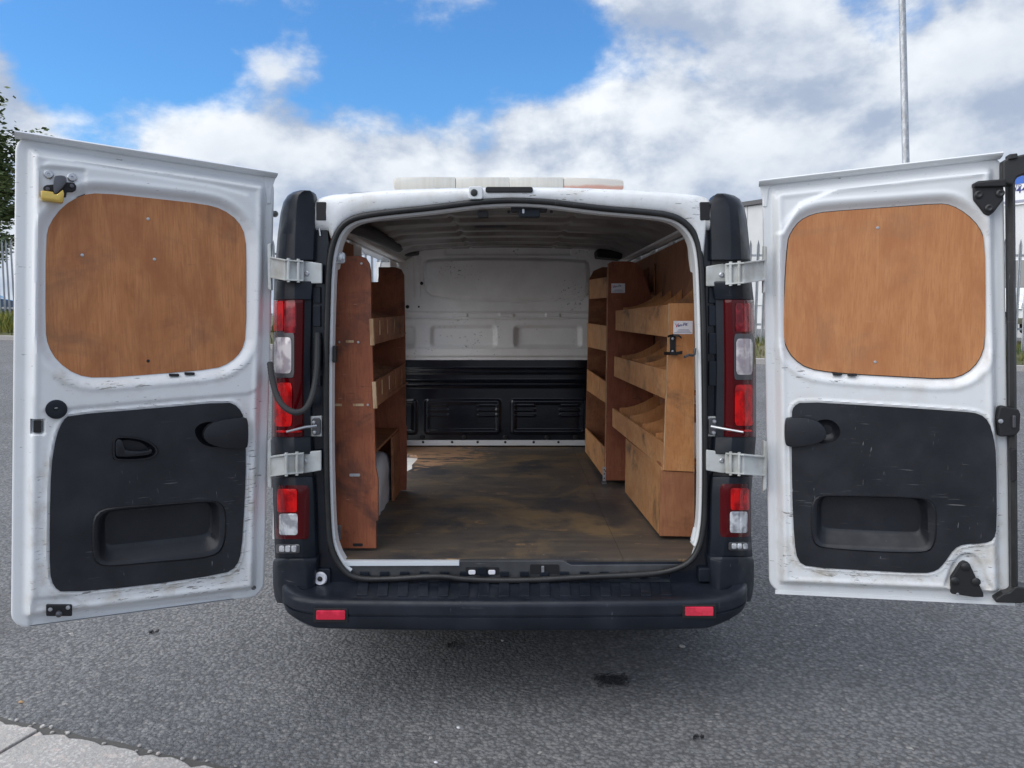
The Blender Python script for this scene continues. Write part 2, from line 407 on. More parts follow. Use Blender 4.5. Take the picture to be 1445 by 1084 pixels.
M['asphalt'] = mat('asphalt', (.12, .12, .125), .85, build=asphalt)
M['red'] = mat('bright_red_lens', (.62, .004, .006), .16, coat=.12, spec=.3, build=lambda g: (g.col(g.mix(g.range(g.noise(17, 3, .6), .38, .66), (.72, .006, .006), (.26, .001, .004))), g.bump(g.noise(1., 2, vec=g.map((160, 160, 14))), .5, .004)))
M['dark_red'] = mat('smoked_red_lens', (.075, .0008, .003), .14, coat=.10, spec=.3)
M['pink'] = mat('rose_clear_lens', (.27, .012, .022), .14, coat=.15, spec=.35, build=lambda g: (g.col(g.mix(g.range(g.noise(24, 3), .4, .65), (.36, .02, .03), (.14, .004, .010)))))
M['clear'] = mat('clear_lens', (.62, .58, .60), .07, coat=1., build=lambda g: (g.col(g.mix(g.range(g.noise(16, 3, .5), .42, .62), (.72, .66, .66), (.36, .31, .34))), g.bump(g.noise(60, 2), .25, .002)))
M['clear_w'] = mat('silver_lens', (.7, .72, .74), .08, metal=.35, coat=1., build=lambda g: (g.col(g.mix(g.range(g.noise(24, 2, .5), .42, .62), (.92, .94, .96), (.40, .41, .44))), g.bump(g.noise(45, 2), .5, .004)))
M['reflector'] = mat('red_reflector', (.72, .02, .06), .15, coat=.8, build=lambda g: (g.col(g.mix(g.range(g.noise(25, 2), .4, .6), (.78, .025, .07), (.6, .012, .045))), g.bump(g.voronoi(180), .3, .001)))
M['steel'] = mat('zinc_steel', (.55, .56, .58), .32, metal=.9, build=lambda g: g.rough(g.range(g.noise(30, 4), .3, .7, .25, .5)))
M['dark_steel'] = mat('dark_steel', (.12, .12, .13), .4, metal=.7)
M['alu'] = mat('aluminium_strip', (.80, .84, .88), .38, metal=.2)
M['brass'] = mat('brass', (.72, .50, .13), .34, metal=.75, build=lambda g: g.rough(g.range(g.noise(40, 4), .3, .7, .28, .5)))
M['black'] = mat('matt_black', (.010, .010, .012), .6)
M['glass'] = mat('dark_glass', (.02, .025, .03), .04, coat=.5, spec=.8)
M['sill'] = mat('sill_plastic', (.06, .062, .066), .55, build=plastic((.045, .046, .050), (.085, .087, .092), .5))
M['sticker'] = mat('sticker', (.80, .79, .82), .4, build=lambda g: g.col(g.mix(g.range(g.noise(30, 4), .5, .75), (.82, .81, .85), (.66, .63, .66))))
M['ink_red'] = mat('red_ink', (.65, .02, .06), .5); M['ink_blue'] = mat('blue_ink', (.03, .04, .20), .5); M['ink_grey'] = mat('grey_ink', (.32, .33, .42), .5)
M['beacon'] = mat('clear_beacon_lens', (.60, .57, .50), .18, coat=.5, build=lambda g: (g.col(g.mix(g.range(g.noise(1., 3, vec=g.map((60, 5, 5))), .4, .65), (.64, .62, .56), (.60, .575, .515))), g.rough(.2)))
M['beacon_red'] = mat('clear_and_red_beacon_lens', (.6, .4, .36), .18, coat=.5, build=lambda g: (g.col(g.mix(g.range(g.math('ADD', g.sep()[2], g.math('MULTIPLY', g.noise(9, 3), .02)), 2.028, 2.040), (.58, .33, .26), (.64, .60, .54)))))
M['tyre'] = mat('tyre_rubber', (.02, .02, .021), .8)
M['concrete'] = mat('kerb_concrete', (.4, .38, .35), .85, build=lambda g: (g.col(g.mix(g.range(g.voronoi(70, out='Distance'), .1, .6), g.mix(g.range(g.noise(7, 6, .65), .35, .7), (.56, .545, .52), (.40, .385, .36)), g.mix(g.range(g.noise(34, 4, .6), .55, .68), (.36, .345, .33), (.50, .43, .40)))), g.bump(g.noise(75, 5, .65), .9, .008)))
M['paving'] = mat('grey_paving', (.16, .16, .17), .85, build=lambda g: (g.col(g.mix(g.range(g.noise(20, 5), .3, .7), (.12, .12, .13), (.2, .2, .21))), g.bump(g.noise(150, 3), .4, .003)))
M['joint'] = mat('dirt_joint', (.085, .082, .076), .95, build=lambda g: g.bump(g.noise(90, 3), .6, .006))
M['galv'] = mat('galvanised_steel', (.42, .44, .46), .45, metal=.5, build=lambda g: g.col(g.mix(g.range(g.noise(6, 6, .7, vec=g.map((3, 3, 1))), .35, .65), (.50, .52, .54), (.30, .31, .32))))
M['fence'] = mat('fence_galvanised', (.36, .38, .40), .5, metal=.4, build=lambda g: g.col(g.mix(g.range(g.noise(4, 4), .35, .7), (.40, .42, .44), (.28, .30, .32))))
M['soil'] = mat('verge_soil', (.10, .09, .055), .95, build=lambda g: (g.col(g.mix(g.range(g.noise(1.4, 5), .35, .65), (.085, .095, .04), (.17, .15, .10))), g.bump(g.noise(30, 4), .6, .02)))
M['grass'] = mat('grass', (.10, .13, .035), .8, build=lambda g: g.col(g.mix(g.range(g.noise(1.2, 4), .35, .65), (.075, .11, .03), (.20, .19, .06))))
M['weed'] = mat('yellow_green_weeds', (.2, .2, .04), .8, build=lambda g: g.col(g.mix(g.range(g.noise(3, 3), .35, .65), (.11, .15, .035), (.30, .28, .05))))
M['leaf'] = mat('leaf', (.07, .10, .03), .6, build=lambda g: g.col(g.mix(g.range(g.noise(2.2, 3), .3, .7), (.06, .095, .03), (.15, .19, .065))))
M['bark'] = mat('bark', (.10, .085, .07), .9, build=lambda g: g.bump(g.noise(30, 4), .6, .02))
M['clad'] = mat('white_cladding', (.62, .63, .64), .5, build=lambda g: (g.col(g.mix(g.range(g.noise(.4, 4), .35, .7), (.66, .67, .68), (.56, .57, .57)))))
M['roof_dark'] = mat('dark_roof_edge', (.10, .10, .105), .6)
M['sign_white'] = mat('sign_white', (.78, .79, .80), .4); M['sign_blue'] = mat('sign_blue', (.02, .12, .50), .4)
M['car_blue'] = mat('grey_blue_car_paint', (.09, .13, .20), .25, metal=.3, coat=1.); M['car_white'] = mat('white_van_paint', (.78, .79, .80), .3, coat=.6)
M['ground_far'] = mat('yard_concrete', (.22, .21, .2), .9, build=lambda g: g.col(g.mix(g.range(g.noise(.5, 4), .3, .7), (.24, .23, .22), (.17, .165, .16))))

# ================================================================== THE SETTING
def ground_z(x, y):
    s = np.clip(y, 3, 24) - 3
    z = .048 * s * sstep(s, 0, 2.5) - .012 * np.clip(x, -20, 20) * np.clip((y - 3) / 15, 0, 1)
    return z
def make_ground():
    xs = np.r_[-600, -200, -80, -40, np.linspace(-24, 24, 49), 40, 80, 200, 600]
    ys = np.r_[-300, -60, -20, -8, np.linspace(-6, 30, 73), 45, 80, 200, 900]
    X, Y = np.meshgrid(xs, ys); Z = ground_z(X, Y)
    o = MB().grid(np.stack([X, Y, Z], 2)).build('asphalt_ground', M['asphalt'], smooth=60, fix=False); tag(o, kind='structure')
make_ground()
# fence line, verge and far kerb behind the van
def fy(x): return 19.0 - .211 * (x + 14)
FN = np.array([-.211, -1.0]) / math.hypot(.211, 1.0)          # towards the camera side of the fence
def fence_pt(x, d):                                            # d metres in front (+) of the fence line
    return np.array([x + FN[0]*d, fy(x) + FN[1]*d])
def make_verge():
    xs = np.linspace(-32, 32, 130); ds = np.array([1.55, 1.35, 1.0, .6, 0, -1, -3, -10, -40])
    P = np.zeros((len(ds), len(xs), 3))
    for a, d in enumerate(ds):
        for b, x in enumerate(xs):
            q = fence_pt(x, d); z0 = float(ground_z(np.array(fence_pt(x, 1.6)[0]), np.array(fence_pt(x, 1.6)[1])))
            P[a, b] = (q[0], q[1], z0 + .10 + .26 * float(sstep(np.array(1.55 - d), 0, 1.3)) + .03*math.sin(x*2.1+d*3))
    o = MB().grid(P).build('verge', M['soil'], smooth=60, fix=False); tag(o, kind='structure')
    return P
make_verge()
def verge_z(x, d):
    q = fence_pt(x, 1.6)
    return float(ground_z(np.array(q[0]), np.array(q[1]))) + .10 + .26 * float(sstep(np.array(1.55 - d), 0, 1.3))
far_kerb = tag(bpy.data.objects.new('far_kerb', None), kind='structure'); COL.objects.link(far_kerb)
for i in range(60):
    x0 = -28 + i * .94; x1 = x0 + .925
    a, b = fence_pt(x0, 1.68), fence_pt(x1, 1.68); c, d = fence_pt(x1, 1.54), fence_pt(x0, 1.54)
    za = float(ground_z(np.array(a[0]), np.array(a[1]))); zb = float(ground_z(np.array(b[0]), np.array(b[1])))
    m = MB().hexa([(*a, za-.1), (*b, zb-.1), (*c, zb-.1), (*d, za-.1)], [(*a, za+.11), (*b, zb+.11), (*c, zb+.12), (*d, za+.12)])
    m.build('kerb_stone', M['concrete'], far_kerb)
# grass and weeds on the verge (nobody could count the blades)
def blades(name, matr, xs0, xs1, n, hmin, hmax, dmin, dmax, wid):
    r = random.Random(hash(name) % 1000 if False else len(name)); m = MB()
    for i in range(n):
        x = r.uniform(xs0, xs1); d = r.uniform(dmin, dmax); q = fence_pt(x, d); z = verge_z(x, d)
        h = r.uniform(hmin, hmax); a = r.uniform(0, 6.3); l = r.uniform(-.5, .5) * h; w = wid * r.uniform(.6, 1.3)
        ca, sa = math.cos(a), math.sin(a)
        m.add([(q[0]-ca*w, q[1]-sa*w, z-.02), (q[0]+ca*w, q[1]+sa*w, z-.02), (q[0]-sa*l*.4+ca*w*.6, q[1]+ca*l*.4+sa*w*.6, z+h*.6), (q[0]-sa*l, q[1]+ca*l, z+h)],
              [(0, 1, 2), (0, 2, 3)])
    o = m.build(name, matr, fix=False); return o
tag(blades('verge_grass', M['grass'], -22, 20, 14000, .05, .22, -.8, 1.5, .018), 'short dry grass on the verge in front of the palisade fence', 'grass', kind='stuff')
tag(blades('weeds', M['weed'], -20, -9, 5000, .12, .48, -.3, 1.3, .022), 'yellow green weeds along the foot of the fence behind the door with the brass lock', 'weeds', kind='stuff')

# near kerb in the corner of the yard
K1 = UZ(0, 1022, 0)[:2]; K2 = UZ(290, 1084, 0)[:2]; KD = (K2 - K1) / np.linalg.norm(K2 - K1); KN = np.array([KD[1], -KD[0]])
near_kerb = tag(bpy.data.objects.new('kerb', None), kind='structure'); COL.objects.link(near_kerb)
def kp(t, w, z): q = K1 + KD*t + KN*w; return (q[0], q[1], z)
J0 = float(np.dot(UZ(57, 1034, 0)[:2] - K1, KD))
r = random.Random(5)
for i in range(-4, 8):
    t0 = J0 + i*.915 + .006; t1 = t0 + .903
    n = 26; top = []
    front = [(t0 + (t1-t0)*k/n, r.uniform(-.005, .012) + (r.uniform(.01, .024) if r.random() < .2 else 0)) for k in range(n+1)]
    poly = [kp(t, w, .0) for t, w in front] + [kp(t1, .245, 0), kp(t0, .245, 0)]
    MB().prism([(p[0], p[1], -.09) for p in poly], (0, 0, .102 + r.uniform(-.002, .002))).build('kerb_stone', M['concrete'], near_kerb, bevel=.004)
jm = MB(); pts = []
for k in range(140):
    t = -3 + k*.08; pts.append((t, -.018 - r.uniform(0, .016)))
jm.add([kp(t, w, .004) for t, w in pts] + [kp(t, .03, .004) for t, w in pts], [(k, k+1, 141+k, 140+k) for k in range(139)])
jm.build('dirt_joint', M['joint'], near_kerb, fix=False)
pv = tag(MB().prism([kp(-6, .25, -.05), kp(9, .25, -.05), kp(9, 9, -.05), kp(-6, 9, -.05)], (0, 0, .006)).build('footpath', M['joint']), kind='structure')
for i in range(-6, 20):
    for j in range(0, 5):
        a = i*.21 + (j % 2)*.1; w = .258 + j*.108
        MB().prism([kp(a, w, -.045), kp(a+.203, w, -.045), kp(a+.203, w+.101, -.045), kp(a, w+.101, -.045)], (0, 0, .055 + r.uniform(-.002, .002))).build('paving_block', M['paving'], pv, bevel=.004)
# gravel crumbs where the kerb meets the asphalt
gm = MB()
for k in range(60):
    t = r.uniform(-.5, 2.6); w = r.uniform(-.035, 0.0); p = kp(t, w, .006); s = r.uniform(.004, .011)
    gm.lathe(p, (r.uniform(-.4, .4), r.uniform(-.4, .4), 1), [(0, -s*.6), (s, -.1*s), (s*.8, s*.4), (0, s*.6)], 6)
tag(gm.build('gravel_crumbs', M['concrete'], fix=False), 'pale gravel crumbs along the broken edge of the kerb', 'gravel', kind='stuff')

# ---- palisade fence: every pale a part
fence = thing('palisade_fence', 'grey galvanised palisade fence with pointed pales behind the van', 'fence', (0, fy(0), 0))
def pale_mesh():
    w = .034; m = MB(); H = 2.4
    sec = [(-w, 0), (-w*.55, -.012), (0, .008), (w*.55, -.012), (w, 0), (w*.55, -.004), (0, .016), (-w*.55, -.004)]
    m.loft([[(x, y, 0) for x, y in sec], [(x, y, H-.12) for x, y in sec], [(x*.12, y, H) for x, y in sec]])
    me = bpy.data.meshes.new('pale'); me.from_pydata(m.v, [], m.f); me.materials.append(M['fence']); return me
PM = pale_mesh()
ang = math.atan2(-.211, 1)
for i in range(268):
    x = -22 + i*.155
    o = bpy.data.objects.new('pale', PM); COL.objects.link(o); o.parent = fence; o.matrix_parent_inverse = Matrix.Translation(-fence.location)
    o.location = (x, fy(x), verge_z(x, 0) - .04); o.rotation_euler = (r.uniform(-.008, .008), r.uniform(-.012, .012), ang)
for i in range(15):
    x = -22 + i*2.79; z = verge_z(x, 0)
    MB().box(x-.04, x+.04, fy(x)+.03, fy(x)+.10, z-.1, z+2.3).build('post', M['fence'], fence)
for hz in (.45, 2.02):
    m = MB(); pr = []
    for x in np.linspace(-22, 20, 40):
        z = verge_z(x, 0) + hz; y = fy(x) + .016
        pr.append([(x, y, z-.025), (x, y+.012, z-.025), (x, y+.012, z+.025), (x, y, z+.025)])
    m.loft(pr).build('rail', M['fence'], fence)

# ---- building beyond the fence on the right
def building():
    bl = thing('industrial_building', 'long white clad industrial building beyond the fence', 'building', (12, 30, .8))
    A = UD(1000, 480, 36)[:2]; B = UD(1520, 480, 24)[:2]; d = (B-A)/np.linalg.norm(B-A); n = np.array([-d[1], d[0]])
    if n[1] < 0: n = -n
    L = np.linalg.norm(B-A) + 12; H = 6.25; z0 = .6
    def q(t, w, z): p = A + d*t + n*w; return (p[0], p[1], z)
    MB().hexa([q(0, 0, z0), q(L, 0, z0), q(L, 14, z0), q(0, 14, z0)], [q(0, 0, H), q(L, 0, H), q(L, 14, H), q(0, 14, H)]).build('wall', M['clad'], bl)
    MB().hexa([q(-.15, -.2, H), q(L, -.2, H), q(L, 14, H), q(-.15, 14, H)], [q(-.15, -.2, H+.18), q(L, -.2, H+.18), q(L, 14, H+.18), q(-.15, 14, H+.18)]).build('roof_edge', M['roof_dark'], bl)
    k = 0; t = .02
    while t < L - 1.02:                                       # cladding sheets
        MB().hexa([q(t, -.05, z0+1.3), q(t+1.0, -.05, z0+1.3), q(t+1.0, -.002, z0+1.3), q(t, -.002, z0+1.3)], [q(t, -.05, H-.02), q(t+1.0, -.05, H-.02), q(t+1.0, -.002, H-.02), q(t, -.002, H-.02)]).build('cladding_sheet', M['clad'], bl, bevel=.012, seg=1)
        t += 1.02
    # sign board, high on the wall
    def on_wall(px, py):
        p = UP(px, py, (*A, 0), np.array([n[0], n[1], 0])); return float(np.dot(p[:2]-A, d)), p[2]
    t0, zt = on_wall(1421, 246); _, zb = on_wall(1421, 291); _, zm = on_wall(1426, 262)
    t1 = t0 + 3.6
    sg = thing('sign_board', 'blue and white company sign board on the white clad wall', 'sign', q(t0, -.1, zb))
    MB().hexa([q(t0, -.13, zb), q(t1, -.13, zb), q(t1, -.06, zb), q(t0, -.06, zb)], [q(t0, -.13, zt), q(t1, -.13, zt), q(t1, -.06, zt), q(t0, -.06, zt)]).build('board', M['sign_white'], sg)
    MB().hexa([q(t0, -.137, zm), q(t1, -.137, zm), q(t1, -.131, zm), q(t0, -.131, zm)], [q(t0, -.137, zt-.01), q(t1, -.137, zt-.01), q(t1, -.131, zt-.01), q(t0, -.131, zt-.01)]).build('blue_band', M['sign_blue'], sg)
    ta, za = on_wall(1429.5, 274); tb, z_l = on_wall(1432, 266)
    text_mesh('9448', .30, lambda x, y, z: q(ta + x, -.142 - z, za + y), M['ink_blue'], 'phone_number', sg, .002, True)
    text_mesh('LTD', .14, lambda x, y, z: q(tb + x, -.142 - z, z_l + y), M['ink_blue'], 'lettering', sg, .002)
    MB().hexa([q(t0, -.142, zb+.06), q(t1, -.142, zb+.06), q(t1, -.132, zb+.06), q(t0, -.132, zb+.06)], [q(t0, -.142, zb+.14), q(t1, -.142, zb+.14), q(t1, -.132, zb+.14), q(t0, -.132, zb+.14)]).build('address_line', M['ink_grey'], sg)
    # window strip lower down
    for i in range(6):
        w0 = 3 + i*3.0
        f = MB().hexa([q(w0, -.09, 2.2), q(w0+1.4, -.09, 2.2), q(w0+1.4, -.051, 2.2), q(w0, -.051, 2.2)], [q(w0, -.09, 3.2), q(w0+1.4, -.09, 3.2), q(w0+1.4, -.051, 3.2), q(w0, -.051, 3.2)]).build('window', M['sign_white'], bl)
        for s in (0, 1):
            a = w0 + .06 + s*.66
            MB().hexa([q(a, -.094, 2.26), q(a+.60, -.094, 2.26), q(a+.60, -.0905, 2.26), q(a, -.0905, 2.26)], [q(a, -.094, 3.14), q(a+.60, -.094, 3.14), q(a+.60, -.0905, 3.14), q(a, -.0905, 3.14)]).build('pane', M['glass'], f)
building()

# ---- lamp post behind the right door
def lamp_post():
    p0 = UD(1279, 260, 14.0); p1 = UD(1273, 0, 14.0); d = p1 - p0; k = d / d[2]
    zb = float(ground_z(np.array(p0[0]), np.array(p0[1]))); base = p0 + k*(zb - .05 - p0[2]); top = p0 + k*(8.6 - p0[2])
    t = thing('lamp_post', 'tall galvanised lamp post rising behind the right hand rear door', 'lamp post', base)
    MB().tube([base + k*0, base + k*1.3, base + k*1.35, top], [.09, .088, .066, .052], 20).build('column', M['galv'], t, smooth=40)
    e = top + np.array([-.05, -.9, .18])
    MB().tube([top - k*.05, top + np.array([-.01, -.2, .10]), e], [.03, .028, .026], 10).build('bracket_arm', M['galv'], t, smooth=40)
    MB().tube([e + np.array([0, .12, 0]), e + np.array([0, -.1, .01]), e + np.array([0, -.4, .02]), e + np.array([0, -.55, .0])], [.045, .10, .11, .03], 12).build('lantern', M['galv'], t, smooth=50)
lamp_post()

# ---- tree beyond the fence on the left
def tree(cpx, cpy, depth, rad, label, seed, n=9000, group=None):
    r = random.Random(seed); c = UD(cpx, cpy, depth); zb = .9
    t = thing('tree', label, 'tree', (c[0], c[1], zb), group)
    tm = MB(); base = Vector((c[0], c[1], zb)); top = Vector((c[0]+.2, c[1], c[2]+rad*.3))
    tm.tube([base, base.lerp(top, .3)+Vector((.08, 0, 0)), base.lerp(top, .65), top], [.20, .16, .10, .03], 10)
    tips = []
    for i in range(26):
        a = r.uniform(0, 6.28); f = r.uniform(.32, .95); s = base.lerp(top, f); el = r.uniform(.1, 1.0)
        l = rad * r.uniform(.6, 1.0) * (1.15 - f*.4)
        e = s + Vector((math.cos(a)*math.cos(el), math.sin(a)*math.cos(el), math.sin(el))) * l
        mid = s.lerp(e, .5) + Vector((0, 0, .1*l)); tm.tube([s, mid, e], [.05, .03, .01], 6); tips += [e, mid.lerp(e, .5), s.lerp(mid, .8), mid]
    tm.build('trunk', M['bark'], t, smooth=50, fix=False)
    cl = []
    for e in tips:
        for k in range(3): cl.append((e + Vector([r.uniform(-.2, .2)*rad for _ in range(3)]), r.uniform(.25, .5)*rad*.42))
    lm = MB()
    for i in range(n):
        p, s = cl[i % len(cl)]
        q = p + Vector([max(-s, min(s, r.gauss(0, s*.5))), max(-s, min(s, r.gauss(0, s*.5))), max(-s*.8, min(s*.8, r.gauss(0, s*.4)))])
        a = r.uniform(0, 6.28); u = Vector((math.cos(a), math.sin(a), r.uniform(-.5, .5))).normalized(); w = u.cross(Vector((r.uniform(-1, 1), r.uniform(-1, 1), r.uniform(.3, 1)))).normalized()
        z = r.uniform(.06, .115)
        lm.add([q - u*z, q + w*z*.55, q + u*z, q - w*z*.55], [(0, 1, 2, 3)])
    lm.build('crown', M['leaf'], t, fix=False)
tree(-50, 240, 26, 2.7, 'leafy green tree beyond the fence with its crown beside the open door', 3, 26000)

# ---- vehicles parked beyond the fence
def parked(name, label, cat, loc, rz, L, Wd, H, prof, glassprof, body, bonnet=None):
    t = thing(name, label, cat, loc); R = Matrix.Translation(Vector(loc)) @ Matrix.Rotation(rz, 4, 'Z')
    def tr(p): return tuple(R @ Vector(p))
    m = MB(); n = len(prof); rings = []
    for w, ins in ((-.5, .06), (-.47, .0), (0, -.01), (.47, .0), (.5, .06)):
        cx = sum(a for a, b in prof)/n; cz = sum(b for a, b in prof)/n
        rings.append([tr((cx+(a-cx)*(1-ins*.4), w*Wd*(1 - .12*max(0, (b-.9))/max(.1, H-.9)), cz+(b-cz)*(1-ins*.3))) for a, b in prof])
    m.loft(rings).build('body', M[body], t, smooth=35)
    for s in (-1, 1):
        for gp in glassprof:
            pl = [tr((a, s*(.5*Wd*(1 - .12*max(0, (b-.9))/max(.1, H-.9)) + .003), b)) for a, b in gp]
            nv = (R.to_3x3() @ Vector((0, s, 0))) * .006
            MB().prism(pl, nv).build('side_window', M['glass'], t)
    # windscreen
    (a0, b0), (a1, b1) = bonnet
    nv = Vector((b1-b0, 0, -(a1-a0))).normalized(); nv = nv if nv.x < 0 else -nv
    pl = [tr(Vector((a0, y0*Wd, b0)) + nv*.012) for y0 in (-.43, .43)] + [tr(Vector((a1, y0*Wd, b1)) + nv*.012) for y0 in (.38, -.38)]
    MB().prism(pl, (R.to_3x3() @ nv)*.008).build('windscreen', M['glass'], t)
    for s in (-1, 1):
        hb = [tr((prof[1][0]-.02+.03, s*Wd*.30, .62)), tr((prof[1][0]-.02+.03, s*Wd*.45, .62)), tr((prof[1][0]-.02+.06, s*Wd*.45, .78)), tr((prof[1][0]-.02+.06, s*Wd*.30, .78))]
        MB().prism(hb, (R.to_3x3() @ Vector((-1, 0, 0)))*.05).build('headlight', M['clear_w'], t, bevel=.01)
        mp = tr((bonnet[0][0]+.35, s*(Wd*.5+.09), bonnet[0][1]+.12)); MB().lathe(mp, R.to_3x3() @ Vector((1, 0, 0)), [(0, -.05), (.08, -.04), (.09, .03), (0, .05)], 10).build('mirror', M['black'], t)
        for xw in (.8, L-.85):
            c = Vector(tr((xw, s*(Wd*.5-.10), .31))); ax = R.to_3x3() @ Vector((0, s, 0))
            wh = MB().lathe(c, ax, [(.18, -.1), (.29, -.1), (.315, -.06), (.315, .08), (.29, .115), (.20, .12)], 20).build('wheel', M['tyre'], t, smooth=40)
            MB().lathe(c, ax, [(.0, .08), (.08, .10), (.19, .115), (.2, .10), (.0, .06)], 16).build('rim', M['galv'], wh, smooth=40)
    MB().prism([tr((prof[1][0]-.03, -.4*Wd, .42)), tr((prof[1][0]-.03, .4*Wd, .42)), tr((prof[1][0]-.03, .4*Wd, .56)), tr((prof[1][0]-.03, -.4*Wd, .56))], (R.to_3x3() @ Vector((1, 0, 0)))*.06).build('grille', M['black'], t)
    return t
carp = [(.25, .22), (0, .35), (-.0, .62), (.15, .80), (1.25, .98), (2.0, 1.42), (3.2, 1.46), (4.0, 1.02), (4.35, .98), (4.4, .4), (4.2, .22)]
cargl = [[(1.5, 1.0), (2.08, 1.36), (2.6, 1.39), (2.6, 1.0)], [(2.66, 1.0), (2.66, 1.39), (3.15, 1.39), (3.7, 1.02)]]
vanp = [(.2, .25), (-.02, .4), (-.0, .75), (.15, .98), (.85, 1.18), (1.65, 1.92), (2.0, 2.0), (4.8, 2.0), (4.95, 1.8), (4.98, .4), (4.8, .25)]
vangl = [[(1.15, 1.2), (1.75, 1.75), (2.15, 1.8), (2.15, 1.2)]]
cp = UD(8, 440, 24.5); parked('parked_car', 'grey blue parked car standing behind the fence pales under the tree', 'car', (cp[0]+.5, cp[1]+1.2, 1.05), math.radians(200), 4.4, 1.75, 1.46, carp, cargl, 'car_blue', ((1.25, .98), (2.0, 1.42)))
vp = UD(1447, 440, 19.5); parked('parked_van', 'white parked van with black mirror behind the fence pales near the sign', 'van', (vp[0]-.9, vp[1]+.3, 1.0), math.radians(50), 5.0, 1.9, 2.0, vanp, vangl, 'car_white', ((.85, 1.18), (1.65, 1.92)))

# ---- litter on the asphalt
def wire_tangle(px, py, wpx, hpx, n, label, seed):
    r = random.Random(seed); c = UZ(px, py, 0); s = wpx / F * 2.9 / 2; m = MB(); d = hpx/wpx*1.8
    for i in range(n):
        a = r.uniform(0, 6.28); p = Vector((c[0] + r.uniform(-.75, .75)*s, c[1] + r.uniform(-.75, .75)*s*d, .006)); path = [p]
        for k in range(9):
            a += r.uniform(-1.3, 1.3); q = path[-1] + Vector((math.cos(a), math.sin(a)*d, 0)) * s*.17
            q.x = min(max(q.x, c[0]-s), c[0]+s); q.z = .004 + r.uniform(0, .012); path.append(q)
        m.tube(path, .0016, 5)
    tag(m.build('litter', M['black'], smooth=60, fix=False), label, 'litter')
wire_tangle(862, 962, 50, 14, 42, 'flattened tangle of black fibres on the asphalt behind the van', 4)
wire_tangle(640, 911, 18, 16, 9, 'small black twist of litter on the asphalt under the bumper', 9)
wire_tangle(985, 1043, 14, 8, 6, 'tiny dark scrap on the asphalt, farther behind the van than the fibre tangle', 12)
wire_tangle(217, 895, 12, 6, 7, 'little black scrap on the asphalt below the door with the brass lock', 15)
def pebble(px, py, s, label, mt, seed):
    r = random.Random(seed); c = UZ(px, py, 0); m = MB()
    m.lathe((c[0], c[1], s*.4), (.2, .1, 1), [(0, -s*.45), (s*.7, -s*.3), (s, 0), (s*.7, s*.4), (0, s*.5)], 9)
    m.v = [(x + r.uniform(-.15, .15)*s, y + r.uniform(-.15, .15)*s, z) for x, y, z in m.v]
    tag(m.build('pebble', mt, smooth=50), label, 'stone')
pebble(963, 914, .014, 'pale round pebble on the asphalt below the bumper', M['concrete'], 1)
pebble(709, 905, .008, 'small pale pebble on the asphalt under the middle of the bumper', M['concrete'], 2)
pebble(615, 1077, .007, 'white chip of stone on the asphalt well behind the van', M['sticker'], 3)
pebble(647, 1028, .007, 'thin white fleck on the asphalt between the bumper and the white stone chip', M['sticker'], 4)
pebble(30, 992, .009, 'yellowish crumb on the asphalt beside the kerb', M['edge'], 5)

# ================================================================== THE VAN
van = thing('cargo_van', 'white panel van seen from behind with both rear doors wide open', 'van', (0, 0, 0))
def px3(poly, Y): return [UY(x, y, Y) for x, y in poly]

# ---- rear opening: centre line of the rubber seal, traced in the plane of the opening (Y = 0)
AP = [(468,775),(464,740),(461,640),(461,520),(463,430),(465,375),(470,345),(480,322),(497,309),(525,303),(560,299),(600,295),(640,290),(680,285),(725,283),(770,285),(810,290),(850,295),(900,299),(940,303),(962,311),(980,330),(988,360),(991,430),(993,520),(994,620),(994,700),(992,745),(985,775),(970,795),(940,806),(900,810),(820,813),(740,818),(660,817),(620,811),(550,816),(505,816),(485,805)]
A2 = resample([(p[0], p[2]) for p in px3(chaikin(AP, 2), 0)], 240)
def ring(off, Y, dz=0): return [(x, Y, z + dz) for x, z in offset2(A2, off)]
MB().tube([(x, -.012, z) for x, z in A2], .0115, 10, closed=True).build('door_seal', M['rubber'], van, smooth=60, fix=False)
NK = max(k for k in range(len(A2)) if A2[k][1] > .585 and A2[k][0] > 0) + 1
MB().loft([(ring(o_, y_)[-7:] + ring(o_, y_)[:NK]) for o_, y_ in ((.012, .012), (.002, .004), (-.010, .004), (-.017, .010), (-.018, .052), (-.012, .056))], False, False).build('opening_flange', M['white_worn'], van, smooth=40, fix=False)

# ---- roof header above the opening and the outer roof
R_ = [(438,300),(443,286),(452,279),(470,275),(520,271),(555,268),(640,265.5),(725,264.5),(800,265),(880,268),(940,271.5),(985,276),(998,280),(1005,287),(1009,300)]
def roof_header():
    cols = np.linspace(438, 1009, 90)
    top_y = np.interp(cols, [p[0] for p in R_], [p[1] for p in R_])
    ax = [p[0] for p in AP[5:24]]; ay = [p[1] for p in AP[5:24]]
    bot_y = np.interp(cols, ax, ay, left=326, right=326)
    rows = []
    for f, yy in ((0, .004), (.12, -.014), (.3, -.021), (.55, -.023), (.8, -.020), (.94, -.008), (1, .014)):
        rows.append([UY(c, b + (t-b)*f, yy) for c, b, t in zip(cols, bot_y, top_y)])
    last = rows[-1]
    for Y, dz, sx in ((.10, .012, 1.0), (.35, .035, 1.0), (.9, .05, 1.02), (2.0, .055, 1.03), (3.0, .03, 1.02), (3.25, .0, 1.0)):
        rows.append([np.array([p[0]*sx, Y, p[2] + dz]) for p in last])
    o = MB().grid(np.array(rows)).build('roof', M['white_worn'], van, smooth=50, fix=False)
    a = o.data.attributes.new('wear', 'FLOAT', 'POINT'); a.data.foreach_set('value', np.full(len(o.data.vertices), .45))
    return o, [np.array(p) for p in last]
roof, roof_line = roof_header()
